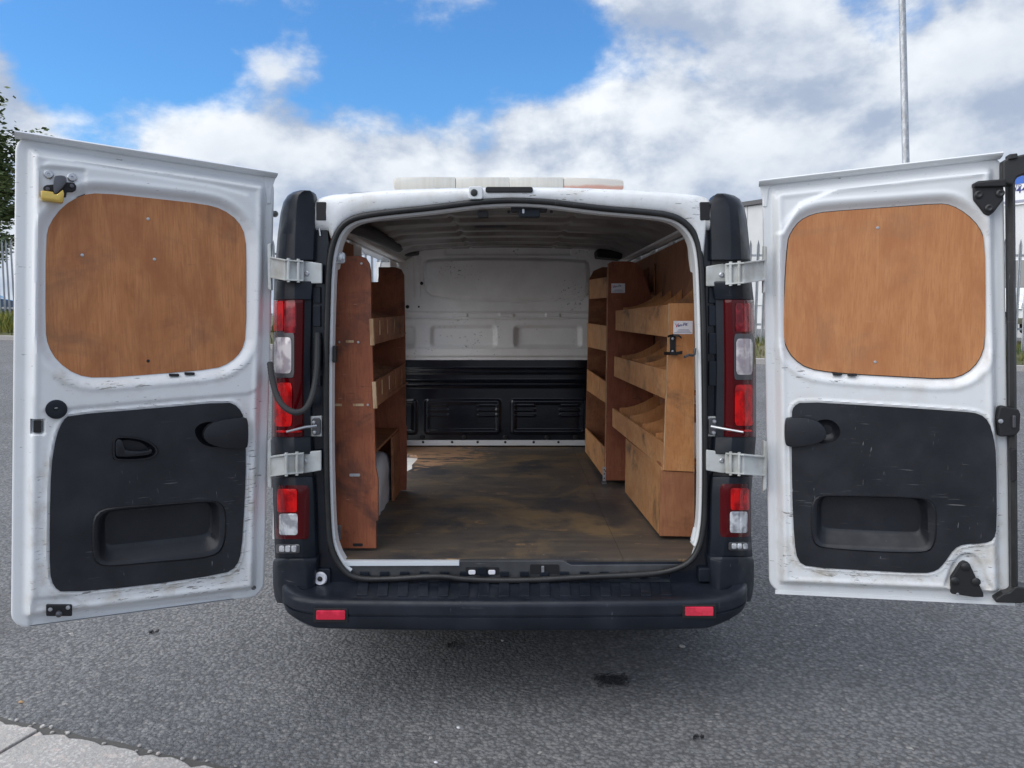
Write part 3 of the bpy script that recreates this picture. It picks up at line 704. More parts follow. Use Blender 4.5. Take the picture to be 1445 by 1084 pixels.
# details on the header: drain grommet, high brake light slot, camera plate
c = UY(669, 272, -.03); MB().lathe(c, (0, -1, 0), [(.0, -.02), (.013, -.01), (.013, .002), (.009, .007), (0, .008)], 16).build('grommet', M['rubber'], roof, smooth=40)
MB().prism(px3(rrect(661, 681, 263, 281, 3), -.030), (0, .03, 0)).build('camera_plate', M['white'], roof, bevel=.003)
MB().prism(px3(rrect(685, 752, 263.5, 271.5, 3), -.030), (0, .05, 0)).build('brake_light_slot', M['black'], roof, bevel=.003)
for x0, x1 in ((446, 460), (988, 1002)):
    MB().prism(px3(rrect(x0, x1, 285, 311, 1.5), -.024), (0, .03, 0)).build('hinge_cover', M['black'], van, bevel=.002)

# ---- black door-shut jambs between the seal and the lamp trims
LJ = [(436,300),(462,318),(464,345),(461,375),(459,430),(457,520),(457,640),(460,740),(465,780),(482,806),(505,819),(505,842),(436,842)]
RJ = [(1012,300),(990,318),(988,345),(992,375),(995,430),(997,520),(998,620),(998,700),(996,745),(989,776),(973,797),(945,808),(945,842),(1012,842)]
for J in (LJ, RJ): MB().prism(px3(J, .0), (0, .03, 0)).build('door_jamb', M['black_gloss'], van, bevel=.003)
for x0, x1, ys in ((441, 452, ((405, 428), (431, 461), (475, 520), (530, 545))), (1001, 1012, ((405, 428), (431, 460), (470, 500), (510, 545)))):
    for y0, y1 in ys: MB().prism(px3(rrect(x0, x1, y0, y1, 1), -.012), (0, .014, 0)).build('jamb_block', M['plastic'], van, bevel=.003)
# white drip hook beside the opening
hk = [(452,333),(450,320),(452,312),(459,309),(466,309),(470,315),(469,322)]
MB().tube([UY(x, y, -.008) for x, y in chaikin(hk, 2, False)], .0028, 8).build('drip_hook', M['white'], van, smooth=60)

# ---- lamp trims: lofted pillars at both rear corners
ROWS_L = [(268.5,424,430,437),(271,414,426,440),(276,406,421,442),(285,400,419,443),(300,396,418,444),(330,392,417,443),(366,389,416,442),(395,388,416,441),(422,386,416,439),(520,384,415,437),(617,383,415,438),(640,384,416,439),(672,385,417,441),(700,385,420,443),(760,387,424,445),(788,388,428,446)]
ROWS_R = [(273,1024,1018,1012),(276,1036,1022,1008),(281,1044,1027,1005),(291,1050,1030,1003),(310,1054,1031,1003),(340,1057,1032,1004),(366,1059,1032,1004),(400,1061,1032,1006),(425,1064,1033,1010),(520,1067,1034,1012),(615,1067,1034,1010),(640,1065,1032,1008),(672,1062,1030,1006),(700,1060,1028,1004),(757,1060,1024,1003),(786,1062,1020,1001)]
KN_F = (0., .10, .30, .62, 1.0)              # knots from outer edge (0) over the ridge (.62) to inner edge (1)
KN_Y = (.07, .0, -.045, -.062, -.030)
def interp_row(rows, y):
    ys = [r[0] for r in rows]; return tuple(float(np.interp(y, ys, [r[k] for r in rows])) for k in (1, 2, 3))
def surf(rows, x, y):                          # depth of the trim surface at a pixel
    xo, xr, xi = interp_row(rows, y)
    xs = [xo, xo + .16*(xr-xo), xo + .48*(xr-xo), xr, xi]
    if xo > xi: return float(np.interp(-x, [-q for q in xs], KN_Y))
    return float(np.interp(x, xs, KN_Y))
def trim_ring(rows, y, dY=0., x_in=1.0):
    xo, xr, xi = interp_row(rows, y)
    xs = [xo, xo + .16*(xr-xo), xo + .48*(xr-xo), xr, xr + (xi-xr)*x_in]
    ks = list(KN_Y); ks[-1] = KN_Y[3] + (KN_Y[4]-KN_Y[3])*x_in
    pts = [UY(x, y, k - dY) for x, k in zip(xs, ks)]
    pts.append(np.array([pts[-1][0], .03, pts[-1][2]])); pts.append(np.array([pts[0][0], .17, pts[0][2]]))
    return pts
def trims(rows, side):
    ys = [r[0] for r in rows]
    def seg(a, b): return [a] + [y for y in ys if a < y < b] + [b]
    m = MB().loft([trim_ring(rows, y) for y in seg(ys[0], 367)])
    m.build('pillar_cap', M['plastic'], van, smooth=28, bevel=.004)
    MB().loft([trim_ring(rows, y, -.02) for y in seg(366, 398)]).build('hinge_recess', M['black'], van)
    MB().loft([trim_ring(rows, y) for y in seg(397, 423)]).build('pillar_trim', M['plastic'], van, smooth=28, bevel=.004)
    MB().loft([trim_ring(rows, y, -.012) for y in seg(422, 618)]).build('lamp_backing', M['plastic'], van, smooth=28)
    MB().loft([trim_ring(rows, y) for y in seg(617, 641)]).build('pillar_trim', M['plastic'], van, smooth=28, bevel=.004)
    MB().loft([trim_ring(rows, y, -.02) for y in seg(640, 674)]).build('hinge_recess', M['black'], van)
    MB().loft([trim_ring(rows, y) for y in seg(673, rows[-1][0])]).build('lower_pillar_trim', M['plastic'], van, smooth=28, bevel=.004)
trims(ROWS_L, -1); trims(ROWS_R, 1)

def patch(rows, x0, x1, y0, y1, r, out, thick, n=10):
    """rounded lens block lying on the curved trim surface"""
    m = MB(); us = np.linspace(-1, 1, n); cx, cy, hx, hy = (x0+x1)/2, (y0+y1)/2, (x1-x0)/2, (y1-y0)/2
    def rr(u, v):
        X, Yy = u*hx, v*hy; ax, ay = abs(X)-(hx-r), abs(Yy)-(hy-r)
        if ax > 0 and ay > 0:
            mx = max(ax, ay); l = math.hypot(ax, ay); k = mx/l
            X = math.copysign(hx-r + ax*k, X); Yy = math.copysign(hy-r + ay*k, Yy)
        return cx+X, cy+Yy
    P = np.zeros((n, n, 3)); B = np.zeros((n, n, 3))
    for a, v in enumerate(us):
        for b, u in enumerate(us):
            x, y = rr(u, v); Y = surf(rows, x, y); edge = max(abs(u), abs(v))
            P[a, b] = UY(x, y, Y - out - thick*(1 - .6*max(0, (edge-.75)/.25)**2)); B[a, b] = UY(x, y, Y - out + .004)
    m.grid(P)
    idx = [(0, i) for i in range(n)] + [(i, n-1) for i in range(1, n)] + [(n-1, i) for i in range(n-2, -1, -1)] + [(i, 0) for i in range(n-2, 0, -1)]
    a = [P[i] for i in idx]; b = [B[i] for i in idx]; k = len(a)
    m.add(a + b, [(i, (i+1) % k, k+(i+1) % k, k+i) for i in range(k)]); return m
def tail_lamp(rows, x_out, inx, bright, ind, red, top, tag_label):
    ys = [423, 428] + list(np.linspace(440, 600, 9)) + [612, 617]
    lens = MB().loft([trim_ring(rows, y, .004, inx) for y in ys]).build('tail_lamp', M['dark_red'], van, smooth=35, bevel=.003)
    lens['label'] = tag_label
    for nm, mt, q in top: patch(rows, *q, 2, .006, .003).build(nm, M[mt], lens, smooth=40)
    patch(rows, *ind[0], 4, .006, .002).build('indicator_frame', M['dark_steel'], lens, smooth=40)
    patch(rows, *ind[1], 5, .009, .005).build('indicator_lens', M['clear'], lens, smooth=40)
    patch(rows, *red, 5, .006, .004).build('brake_light_lens', M['red'], lens, smooth=40)
tail_lamp(ROWS_L, 383, .52, None, ((385, 415, 468, 533), (387, 411, 476, 527)), (387, 412, 540, 602),
          [('upper_red_lens', 'red', (386, 400, 425, 467)), ('upper_clear_lens', 'pink', (401, 418, 425, 470)), ('lower_stripe_lens', 'red', (386, 426, 607.5, 610.5))], 'dark red tail lamp beside the door with the brass lock')
tail_lamp(ROWS_R, 1067, .45, None, ((1036, 1064, 471, 536), (1039, 1062, 478, 529)), (1037, 1063, 543, 601),
          [('upper_red_lens', 'pink', (1038, 1064, 428, 468)), ('lower_stripe_lens', 'red', (1026, 1063, 606.5, 609.5))], 'dark red tail lamp beside the door with the triangular brackets')
def lower_lamp(rows, house, red, white, led):
    h = patch(rows, *house, 4, .0, .006).build('fog_lamp', M['dark_red'], van, smooth=35)
    patch(rows, *red, 3, .006, .004).build('fog_light_lens', M['red'], h, smooth=40)
    patch(rows, *white, 3, .006, .004).build('reversing_light_lens', M['clear_w'], h, smooth=40)
    s = patch(rows, *led, 3, .001, .006).build('led_strip', M['dark_steel'], van, smooth=40)
    w = (led[1]-led[0]-8)/3
    for k in range(3):
        patch(rows, led[0]+4+k*w+.6, led[0]+4+(k+1)*w-.6, led[2]+2, led[3]-2, 2.2, .007, .004).build('led', M['clear_w'], s, smooth=40)
lower_lamp(ROWS_L, (388, 436, 685, 761), (391, 419, 690, 723), (394, 420, 725, 755), (389, 423, 768, 781))
lower_lamp(ROWS_R, (1016, 1059, 683, 758), (1031, 1057, 689, 720), (1030, 1055, 722, 752), (1028, 1060, 765, 777))

# ---- bumper
PATH = [(-.865,.40),(-.880,.20),(-.882,.06),(-.872,-.03),(-.845,-.10),(-.795,-.145),(-.70,-.165),(-.5,-.178),(0,-.186),(.5,-.178),(.70,-.166),(.81,-.145),(.865,-.10),(.893,-.03),(.903,.06),(.90,.20),(.885,.40)]
def bumper():
    path = resample(chaikin(PATH, 2, False), 120, False)
    t = np.gradient(path, axis=0); t /= np.linalg.norm(t, axis=1)[:, None]; nrm = np.stack([t[:, 1], -t[:, 0]], 1)   # outward
    prof = [(-.05,.448),(-.030,.4478),(-.015,.4455),(-.006,.441),(-.001,.434),(0,.425),(0,.3965),(-.006,.3935),(-.006,.3885),(.001,.3855),(-.001,.352),(-.006,.340),(-.018,.333),(-.08,.328)]
    rings = []
    for (x, y), (nx, ny) in zip(path, nrm):
        c = min(1, max(0, (abs(x) - .72) / .18))
        rings.append([(x + nx*d - nx*c*max(0, (.36-z))*.9, y + ny*d - ny*c*max(0, (.36-z))*.9, z + c*max(0, (.40-z))*.42 + c*.018) for d, z in prof])
    m = MB().loft(rings, False, False)
    # top step, riser and under side
    xs = np.linspace(-.80, .82, 60); yf = np.interp(xs, path[:, 0], path[:, 1])
    m.grid(np.array([[(x, y + .045, .4478) for x, y in zip(xs, yf)], [(x, -.06, .449) for x in xs], [(x, .0, .455) for x in xs], [(x, .012, .47) for x in xs], [(x, .014, .53) for x in xs]]))
    m.grid(np.array([[(x, y + .075, .328) for x, y in zip(xs, yf)], [(x, .15, .33) for x in xs]]))
    o = m.build('bumper', M['bumper'], van, smooth=35, fix=False)
    # raised corner blocks under the lower lamps
    for rows, ex in ((ROWS_L, [(788,388,428,447),(793,385,430,447),(800,384.5,431,446),(825,385,433,444),(842,387,434,444),(852,391,434,444)]),
                     (ROWS_R, [(786,1062,1020,1001),(791,1064,1018,1001),(798,1064.5,1017,1002),(825,1064,1015,1004),(840,1062,1014,1005),(850,1059,1014,1005)])):
        MB().loft([trim_ring(ex, q[0], .010) for q in ex]).build('bumper_corner', M['bumper'], o, smooth=30, bevel=.006)
    # tread ribs on the step
    for k in range(17):
        x = -.565 + k*.0765
        if x > .63: break
        yy = float(np.interp(x, path[:, 0], path[:, 1])) + .045
        fan = -x * .03
        MB().hexa([(x-.019+fan, yy, .446), (x+.019+fan, yy, .446), (x+.019, -.012, .452), (x-.019, -.012, .452)], [(x-.019+fan, yy, .4525), (x+.019+fan, yy, .4525), (x+.019, -.012, .4585), (x-.019, -.012, .4585)]).build('tread_rib', M['bumper'], o, bevel=.0015)
        MB().box(x-.017, x+.017, .004, .0105, .475, .492).build('riser_block', M['plastic'], o, bevel=.001)
    for x0, x1, y0, y1 in ((446, 487, 862, 875), (967, 1007, 857, 869.5)):
        Yb = -.170
        f = MB().prism(px3(rrect(x0-4, x1+4, y0-3, y1+4, 2), Yb-.006), (0, .03, 0)).build('reflector_frame', M['black'], o, bevel=.002)
        MB().prism(px3(rrect(x0, x1, y0, y1, 1.5), Yb-.012), (0, .02, 0)).build('reflector', M['reflector'], o, bevel=.002)
    return o
bump = bumper()
# rubber stop with white ring, and the black stop on the other side
c = UY(453, 815, -.01)
st = MB().prism(px3(rrect(442, 466, 803, 826, 3), -.012), (0, .03, 0)).build('door_stop', M['plastic'], van, bevel=.003)
MB().lathe(c, (0, -1, 0), [(.009, 0), (.024, .004), (.026, .012), (.022, .019), (.010, .017), (.009, .01)], 24).build('stop_ring', M['sticker'], st, smooth=40)
MB().lathe(c, (0, -1, 0), [(0, 0), (.010, .006), (.008, .022), (0, .024)], 14).build('stop_pin', M['rubber'], st, smooth=40)
MB().prism(px3(rrect(986, 1006, 802, 822, 3), -.022), (0, .04, 0)).build('door_stop', M['plastic'], van, bevel=.005)

# ---- sill trim across the foot of the opening
def sill():
    pts_top = [(478,796),(640,796),(650,791),(795,791),(806,797),(978,796)]
    pts_bot = [(978,812),(800,813),(740,818),(660,817),(620,812),(550,815),(490,812)]
    o = MB().prism(px3(pts_top + pts_bot, .012), (0, .06, 0)).build('sill_trim', M['sill'], van, bevel=.004)
    for x0, x1, y0, y1 in ((657, 704, 801, 811), (748, 789, 797, 810)):
        MB().prism(px3(rrect(x0, x1, y0, y1, 2), .008), (0, .006, 0)).build('latch_slot', M['black'], o)
    for x0, x1 in ((661, 671), (689, 699)): MB().prism(px3(rrect(x0, x1, 805, 811, 2), .002), (0, .007, 0)).build('white_clip', M['sticker'], o, bevel=.0015)
    MB().prism(px3(rrect(673, 686, 801, 811, 1.5), -.002), (0, .009, 0)).build('striker_block', M['plastic'], o, bevel=.002)
    MB().prism(px3(rrect(764, 768, 799, 808, 1), .002), (0, .005, 0)).build('striker_pin', M['steel'], o, bevel=.001)
    MB().prism(px3([(473,792.5),(648,792.8),(648,798.5),(473,799)], .006), (0, .05, 0)).build('edge_strip', M['alu'], o, bevel=.001)
sill()

# ---- load floor: two boards and the white step well by the side opening
FZ = .535
def floor():
    fb = MB().prism([(-.79, .03, FZ-.02), (.428, .03, FZ-.02), (.428, 2.575, FZ-.02), (-.79, 2.575, FZ-.02), (-.79, 2.30, FZ-.02), (-.640, 2.24, FZ-.02), (-.618, 2.1, FZ-.02), (-.628, 1.9, FZ-.02), (-.612, 1.78, FZ-.02), (-.66, 1.62, FZ-.02), (-.79, 1.55, FZ-.02)], (0, 0, .02)).build('floor_board', M['floor'], van, bevel=.0015)
    MB().prism([(.4288, .03, FZ-.02), (.79, .03, FZ-.02), (.79, 2.575, FZ-.02), (.4288, 2.575, FZ-.02)], (0, 0, .0194)).build('floor_board', M['floor'], van, bevel=.0015)
    MB().prism(px3([(800,793.5),(978,793.5),(978,796),(800,796)], .026), (0, .005, 0)).build('floor_edge', M['edge'], van)
    MB().box(-.93, -.60, 1.45, 2.4, .42, .47).build('side_step', M['white'], van, bevel=.006)
    MB().box(-.90, -.80, .10, 1.45, .46, .515).box(.80, .90, .10, 2.6, .46, .515).box(-.80, .80, .05, 2.6, .46, .512).build('floor_pan', M['inner_paint'], van)
floor()

# ---- ceiling with pressed roof bows
def ceiling():
    xs = np.linspace(-.80, .80, 110); ys = np.linspace(.06, 2.60, 260); X, Y = np.meshgrid(xs, ys); a = np.abs(X)
    Z = 1.945 - .022*(X/.62)**2 - .075*sstep(a, .60, .80)
    for yc, w in ((.42, .05), (.70, .035), (.98, .06), (1.32, .035), (1.62, .06), (1.95, .035), (2.25, .06)):
        Z -= .024*(sstep(Y, yc-w-.025, yc-w) - sstep(Y, yc+w, yc+w+.025))*(1-sstep(a, .62, .72))
    Z -= .008*(np.sin(Y*23) > .93)*(a < .4)
    Z += .012*np.exp(-((X-.28)/.01)**2) + .012*np.exp(-((X+.28)/.01)**2)
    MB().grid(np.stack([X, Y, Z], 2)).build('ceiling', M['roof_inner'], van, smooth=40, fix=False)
    # inner header behind the seal
    up = [(x, z) for x, z in offset2(A2, -.018) if z > 1.62]
    up.sort(key=lambda q: q[0])
    up = [(x, z) for x, z in up]
    rows = [[(x, .052, z) for x, z in up], [(x, .09, z + .006) for x, z in up], [(x, .13, max(z + .02, min(1.93, z+.06))) for x, z in up], [(x*1.01, .16, max(z+.05, 1.80 + .13*(1 - abs(x)/.8))) for x, z in up]]
    MB().grid(np.array(rows, float)).build('inner_header', M['inner_paint'], van, smooth=50, fix=False)
    l = MB().prism(px3(rrect(721, 772, 291, 299, 2), .036), (0, .03, 0)).build('header_latch', M['black'], van, bevel=.002)
    MB().prism(px3(rrect(732, 762, 296, 306, 2), .03), (0, .05, 0)).build('latch_body', M['plastic'], l, bevel=.002)
    MB().prism(px3(rrect(737, 740, 295, 301, .8), .026), (0, .01, 0)).build('latch_pin', M['steel'], l)
    MB().prism(px3(rrect(674, 689, 297, 307, 2), .032), (0, .03, 0)).build('interior_lamp', M['black'], van, bevel=.003)
    for x in (718, 778): MB().lathe(UY(x, 299, .05), (0, -1, 0), [(0, 0), (.006, .001), (0, .004)], 10).build('hole_plug', M['black'], van)
    # loom sleeve hanging in the left roof corner, trim pads at the front corners
    lp = [UY(488, 316, .15), UY(508, 322, .5), UY(531, 333, 1.0), UY(548, 342, 1.5), UY(562, 349, 2.0)]
    MB().tube(chaikin(lp, 2, False), [.03]*2 + [.045]*20 if False else .032, 12).build('loom_sleeve', M['black'], van, smooth=60)
    MB().prism([UY(548, 354, 2.3), UY(588, 345, 2.3), UY(588, 358, 2.3), UY(570, 360, 2.3), UY(552, 364, 2.3)], (0, .15, 0)).build('trim_pad', M['black'], van, bevel=.01)
    MB().prism([UY(842, 352, 2.2), UY(880, 352, 2.2), UY(878, 366, 2.2), UY(843, 363, 2.2)], (0, .18, 0)).build('trim_pad', M['black'], van, bevel=.01)
    for (x0, x1, y) in ((672, 712, 320), (690, 745, 331), (600, 640, 327), (760, 800, 322), (850, 885, 318)):
        Y0 = .475*F/(445-y) - 2.86
        MB().prism([UY(x0, y-1.6, Y0), UY(x1, y-1.6, Y0), UY(x1+4, y+1.4, Y0), UY(x0-3, y+1.4, Y0)], (0, .05, .004)).build('bow_clip', M['dark_steel'], van)
ceiling()

# ---- bulkhead
BY = 2.58
def bulkhead():
    def uv(poly): return [(UY(x, y, BY)[0], UY(x, y, BY)[2]) for x, y in poly]
    zsplit = UY(700, 508, BY)[2]; zfl = UY(700, 622, BY)[2]
    xs = np.linspace(-.82, .82, 220); zs = np.linspace(zsplit, 1.97, 150); X, Z = np.meshgrid(xs, zs); H = np.zeros_like(X)
    win = uv(chaikin([(600,372),(606,367),(700,365),(824,368),(829,374),(829,414),(823,420),(700,424),(612,416),(602,408)], 1))
    d = sdf(X, Z, win); H += .016*sstep(-d, -.004, .012) - .012*np.exp(-((d-.012)/.006)**2)
    for y in (441, 450): z = UY(700, y, BY)[2]; H += .010*np.exp(-((Z-z)/.006)**2)*(np.abs(X) < .75)
    z = UY(700, 492, BY)[2]; H += .02*sstep(Z, z+.012, z-.004); z = UY(700, 503, BY)[2]; H -= .015*sstep(Z, z+.006, z-.006)
    for x0, x1 in ((540, 586), (608, 700), (726, 820), (845, 920)):
        d = sdf(X, Z, uv(rrect(x0, x1, 460, 490, 6))); H -= .034*sstep(-d, -.010, .022)
    z0, z1 = UY(700, 372, BY)[2], UY(700, 345, BY)[2]
    for x in (583, 592): xx = UY(x, 400, BY)[0]; H += .008*np.exp(-((X-xx)/.008)**2)*sstep(Z, UY(700, 425, BY)[2], UY(700, 415, BY)[2])
    d = sdf(X, Z, uv(rrect(628, 806, 348, 360, 3))); H -= .01*sstep(-d, -.004, .006)
    for x0 in (555, 640, 705, 770): d = sdf(X, Z, uv(rrect(x0, x0+20, 443, 447.5, 1))); H += .012*sstep(-d, -.003, .003)
    b = MB().grid(np.stack([X, BY - H, Z], 2)).build('bulkhead', M['bulk_paint'], van, smooth=40, fix=False)
    for x, y, rr in ((595, 400, .012), (575, 433, .013), (591, 433, .007), (627, 341, .008), (838, 433, .010)):
        MB().lathe(UY(x, y, BY-.004), (0, -1, 0), [(0, 0), (rr, .001), (rr*.8, .006), (0, .007)], 14).build('plug', M['black'], b, smooth=40)
    zs = np.linspace(zfl, zsplit-.001, 120); X, Z = np.meshgrid(xs, zs); H = np.zeros_like(X) + .006
    for y, s in ((521, .007), (526, .007), (538, .012), (545, .012)): z = UY(700, y, BY)[2]; H += s*np.exp(-((Z-z)/.007)**2)
    for x0, x1 in ((500, 588), (600, 706), (722, 826), (840, 930)):
        d = sdf(X, Z, uv(rrect(x0, x1, 564, 612, 4))); H += .009*sstep(-d, -.008, .010) - .008*sstep(-d, .02, .036)
    for x0 in (604, 674, 727, 790):
        for y in (570, 577, 584): d = sdf(X, Z, uv(rrect(x0, x0+28, y, y+3.5, 1.5))); H += .005*sstep(-d, -.003, .004)
    lo = MB().grid(np.stack([X, BY - H, Z], 2)).build('lower_bulkhead', M['black_gloss'], van, smooth=40, fix=False)
    for x in (596, 655, 713, 772, 812): MB().lathe(UY(x, 617, BY-.008), (0, -1, 0), [(0, 0), (.018, .002), (.012, .008), (.008, .009), (0, .006)], 14).build('bolt', M['black'], lo, smooth=40)
    fl = MB().prism(px3([(540,621.5),(900,621.5),(900,629),(540,629)], BY-.02), (0, .03, 0)).build('floor_flange', M['white'], van, bevel=.003)
    for x in (597, 638, 674, 713, 753, 788): MB().lathe(UY(x, 624, BY-.0205), (0, -1, 0), [(0, 0), (.009, .0005), (0, .002)], 12).build('rivet', M['black'], fl)
    MB().box(-.9, .9, BY+.06, BY+.08, .4, 1.95).build('bulkhead_back', M['black'], van)
bulkhead()

# ---- body sides
def side_x(Y, z, s, inner=False):
    b = .955 - .10*max(0, (z-1.0)/.9)**1.6 - .03*max(0, (.6-z)/.3)
    b -= .085*max(0, 1 - (Y-.1)/.55)**2
    b -= .12*max(0, (Y-3.6)/1.2)**2
    return s*b
OP = [(1.32, .50), (2.27, .50), (2.27, 1.70), (2.2, 1.83), (1.40, 1.83), (1.32, 1.72)]
def body_side(s):
    ys = list(np.linspace(.15, 1.32, 14)) + list(np.linspace(1.36, 2.27, 10)) + list(np.linspace(2.31, 4.9, 24)); zs = list(np.linspace(.36, 1.83, 28)) + [1.86, 1.885, 1.905]
    m = MB(); K = len(zs); idx = {}
    for a, y in enumerate(ys):
        for b, z in enumerate(zs):
            top = 1.93 if y < 3.0 else 1.93 - (y-3.0)**1.25*.52
            zz = min(z, max(.40, top)); idx[a, b] = len(m.v); m.v.append((side_x(y, zz, s), y, zz))
    for a in range(len(ys)-1):
        for b in range(K-1):
            yc, zc = (ys[a]+ys[a+1])/2, (zs[b]+zs[b+1])/2
            if s < 0 and 1.32 < yc < 2.27 and .50 < zc < 1.83: continue
            if (yc-.95)**2 + (zc-.33)**2 < .40**2 or (yc-4.15)**2 + (zc-.33)**2 < .40**2: continue
            m.f.append((idx[a, b], idx[a+1, b], idx[a+1, b+1], idx[a, b+1]))
    m.build('body_side', M['white'], van, smooth=40, fix=False)
    # inner wall
    m = MB()
    if s > 0: m.box(.806, .812, .06, 2.57, .46, 1.84)
    else:
        m.box(-.812, -.806, .06, 1.31, .46, 1.84); m.box(-.812, -.806, 2.28, 2.57, .46, 1.84); m.box(-.812, -.806, 1.31, 2.28, 1.835, 1.86)
        m.box(-.90, -.812, 1.30, 1.31, .46, 1.82); m.box(-.90, -.812, 2.28, 2.29, .46, 1.82)
    for y in (.5, 1.0, 1.5, 2.0, 2.4):
        if s > 0: m.box(.785, .8055, y-.05, y+.05, .56, 1.83)
        elif y < 1.2: m.box(-.8055, -.785, y-.05, y+.05, .56, 1.83)
    m.build('side_wall', M['inner_paint'], van)
    # cant rail lit along its lower edge
    MB().prism([(s*.80, .06, 1.835), (s*.75, .06, 1.840), (s*.745, .06, 1.853), (s*.80, .06, 1.868)], (0, 2.5, 0)).build('cant_rail', M['inner_paint'], van, bevel=.004)
body_side(-1); body_side(1)
# nose: bonnet, windscreen and front face
def nose():
    rows = []
    for y, z in ((3.2, 1.925), (3.5, 1.72), (3.9, 1.42), (4.25, 1.17), (4.6, 1.05), (4.85, .92), (4.93, .62), (4.92, .36)):
        rows.append([(side_x(min(y, 4.9), z, -1)*(1-2*k/12), y + .12*(1 - abs(1-2*k/12)**2)*(1 if y > 3.4 else 0), z + .03*(1-(1-2*k/12)**2)) for k in range(13)])
    m = MB().grid(np.array(rows)); n = m.build('cab', M['white'], van, smooth=35, fix=False)
    MB().grid(np.array([[(p[0]*.9, p[1]+.012, p[2]+.012) for p in rows[k]] for k in (1, 2, 3)])).build('windscreen', M['glass'], n, smooth=60, fix=False)
    for s in (-1, 1):
        MB().prism([(side_x(y, z, s)+s*.004, y, z) for y, z in ((2.85, 1.2), (3.75, 1.15), (3.35, 1.62), (2.85, 1.68))], (s*.006, 0, 0)).build('cab_window', M['glass'], n)
        MB().lathe((s*1.06, 3.75, 1.25), (0, 1, 0), [(0, -.06), (.12, -.05), (.13, .03), (.06, .07), (0, .08)], 14).build('mirror', M['black'], n, smooth=40)
nose()
MB().box(-.80, .80, .18, 4.8, .30, .455).build('underbody_light_block', M['black'], van)  # plain dark box added under the floor so that light does not leak
MB().tube([(-.42, .10, .30), (-.42, .8, .30), (-.35, 1.6, .28)], .03, 12).build('exhaust_pipe', M['dark_steel'], van, smooth=40)
for s in (-1, 1):
    for y in (.95, 4.15):
        w = MB().lathe((s*.82, y, .33), (s, 0, 0), [(.20, -.10), (.30, -.105), (.33, -.07), (.33, .07), (.30, .105), (.21, .11)], 36).build('wheel', M['tyre'], van, smooth=40)
        MB().lathe((s*.82, y, .33), (s, 0, 0), [(0, .06), (.07, .085), (.19, .105), (.21, .10), (.205, -.09), (0, -.05)], 28).build('rim', M['steel'], w, smooth=40)
    MB().loft([[(s*(.80 - .03), .95 + rr*math.cos(q), .40 + rr*math.sin(q)) for q in np.linspace(0, math.pi, 15)] + [] for rr in (.40, .395)] + [[(s*xx, .95 + .385*math.cos(q), .40 + .385*math.sin(q)) for q in np.linspace(0, math.pi, 15)] for xx in (.67, .660)] + [[(s*xx, .95 + rr*math.cos(q), .40 + rr*math.sin(q)) for q in np.linspace(0, math.pi, 15)] for xx, rr in ((.645, .378), (.632, .362), (.624, .335), (.620, .29), (.626, .25), (.620, .20), (.626, .15), (.620, .10))] + [ [(s*.625, .95 + .01*math.cos(q), .40 + .01*math.sin(q)) for q in np.linspace(0, math.pi, 15)]], False, False).build('wheel_arch', M['white'], van, smooth=40, fix=False)
# the side door slid back along the left flank
def sliding_door():
    def pl(u, v, h): return (side_x(max(u, .7), v, -1) - .052 - h, u, v)
    outer = [(.41, .50), (1.36, .50), (1.36, 1.72), (1.28, 1.80), (.47, 1.80), (.41, 1.72)]; win = rrect(.53, 1.22, 1.22, 1.68, .08)
    d = plate(outer, [win], pl, -.0, .045).build('sliding_door', M['white'], van); weld(d)
    plate(win, [], pl, .012, .02).build('door_window', M['glass'], d)
    plate(rrect(.46, 1.30, .60, 1.16, .06), [], pl, -.010, -.002).build('door_lining', M['lining'], d)
    q = UX(388, 302, -.99); MB().lathe((q[0], .408, q[2]), (0, -1, 0), [(0, 0), (.014, .004), (.012, .014), (0, .016)], 12).build('door_buffer', M['rubber'], d)
sliding_door()
# plywood linings above the racks
MB().prism([(.782, .075, 1.30), (.782, 2.3, 1.30), (.782, 2.3, 1.80), (.782, .20, 1.82), (.782, .075, 1.74)], (.008, 0, 0)).build('side_lining', M['lining'], van)
MB().box(.7795, .7815, .42, .46, 1.56, 1.68).build('lining_slot', M['black'], van)
MB().prism([(-.782, .075, 1.20), (-.782, .98, 1.20), (-.782, .98, 1.815), (-.782, .16, 1.815), (-.782, .075, 1.74)], (-.008, 0, 0)).build('side_lining', M['lining'], van)

# ---- light bar on the roof
def light_bar():
    Y = .52
    bm_ = MB().prism(px3([(566,264),(872,266),(876,271),(562,270)], Y), (0, .22, 0)).build('light_bar', M['black'], van, bevel=.004)
    for a, b, mt in ((556, 642.7, 'beacon'), (643.3, 719, 'beacon'), (719.6, 795.4, 'beacon'), (796, 880, 'beacon_red')):
        pl = [(a, 267.5), (a, 251), (b, 251.3), (b, 267.5)]
        if a == 556: pl = chaikin([(556, 266.5), (555, 254), (560, 250.5), (600, 249.5), (b, 250), (b, 267), (600, 268), (560, 268)], 0)
        elif mt == 'beacon_red': pl = [(a, 267), (a, 250.3), (840, 251.5), (876, 253.5), (880, 256), (880, 266), (876, 268.5), (840, 268)]
        else: pl = [(a, 267.5), (a, 250), (b, 250.2), (b, 267.5)]
        MB().prism(px3(pl, Y-.03), (0, .26, 0)).build('beacon_lens', M[mt], bm_, bevel=.003, smooth=40)
    for x in (600, 840): MB().prism(px3([(x-8, 270), (x+8, 270), (x+8, 288), (x-8, 288)], Y+.02), (0, .12, 0)).build('mounting_foot', M['black'], bm_)
light_bar()

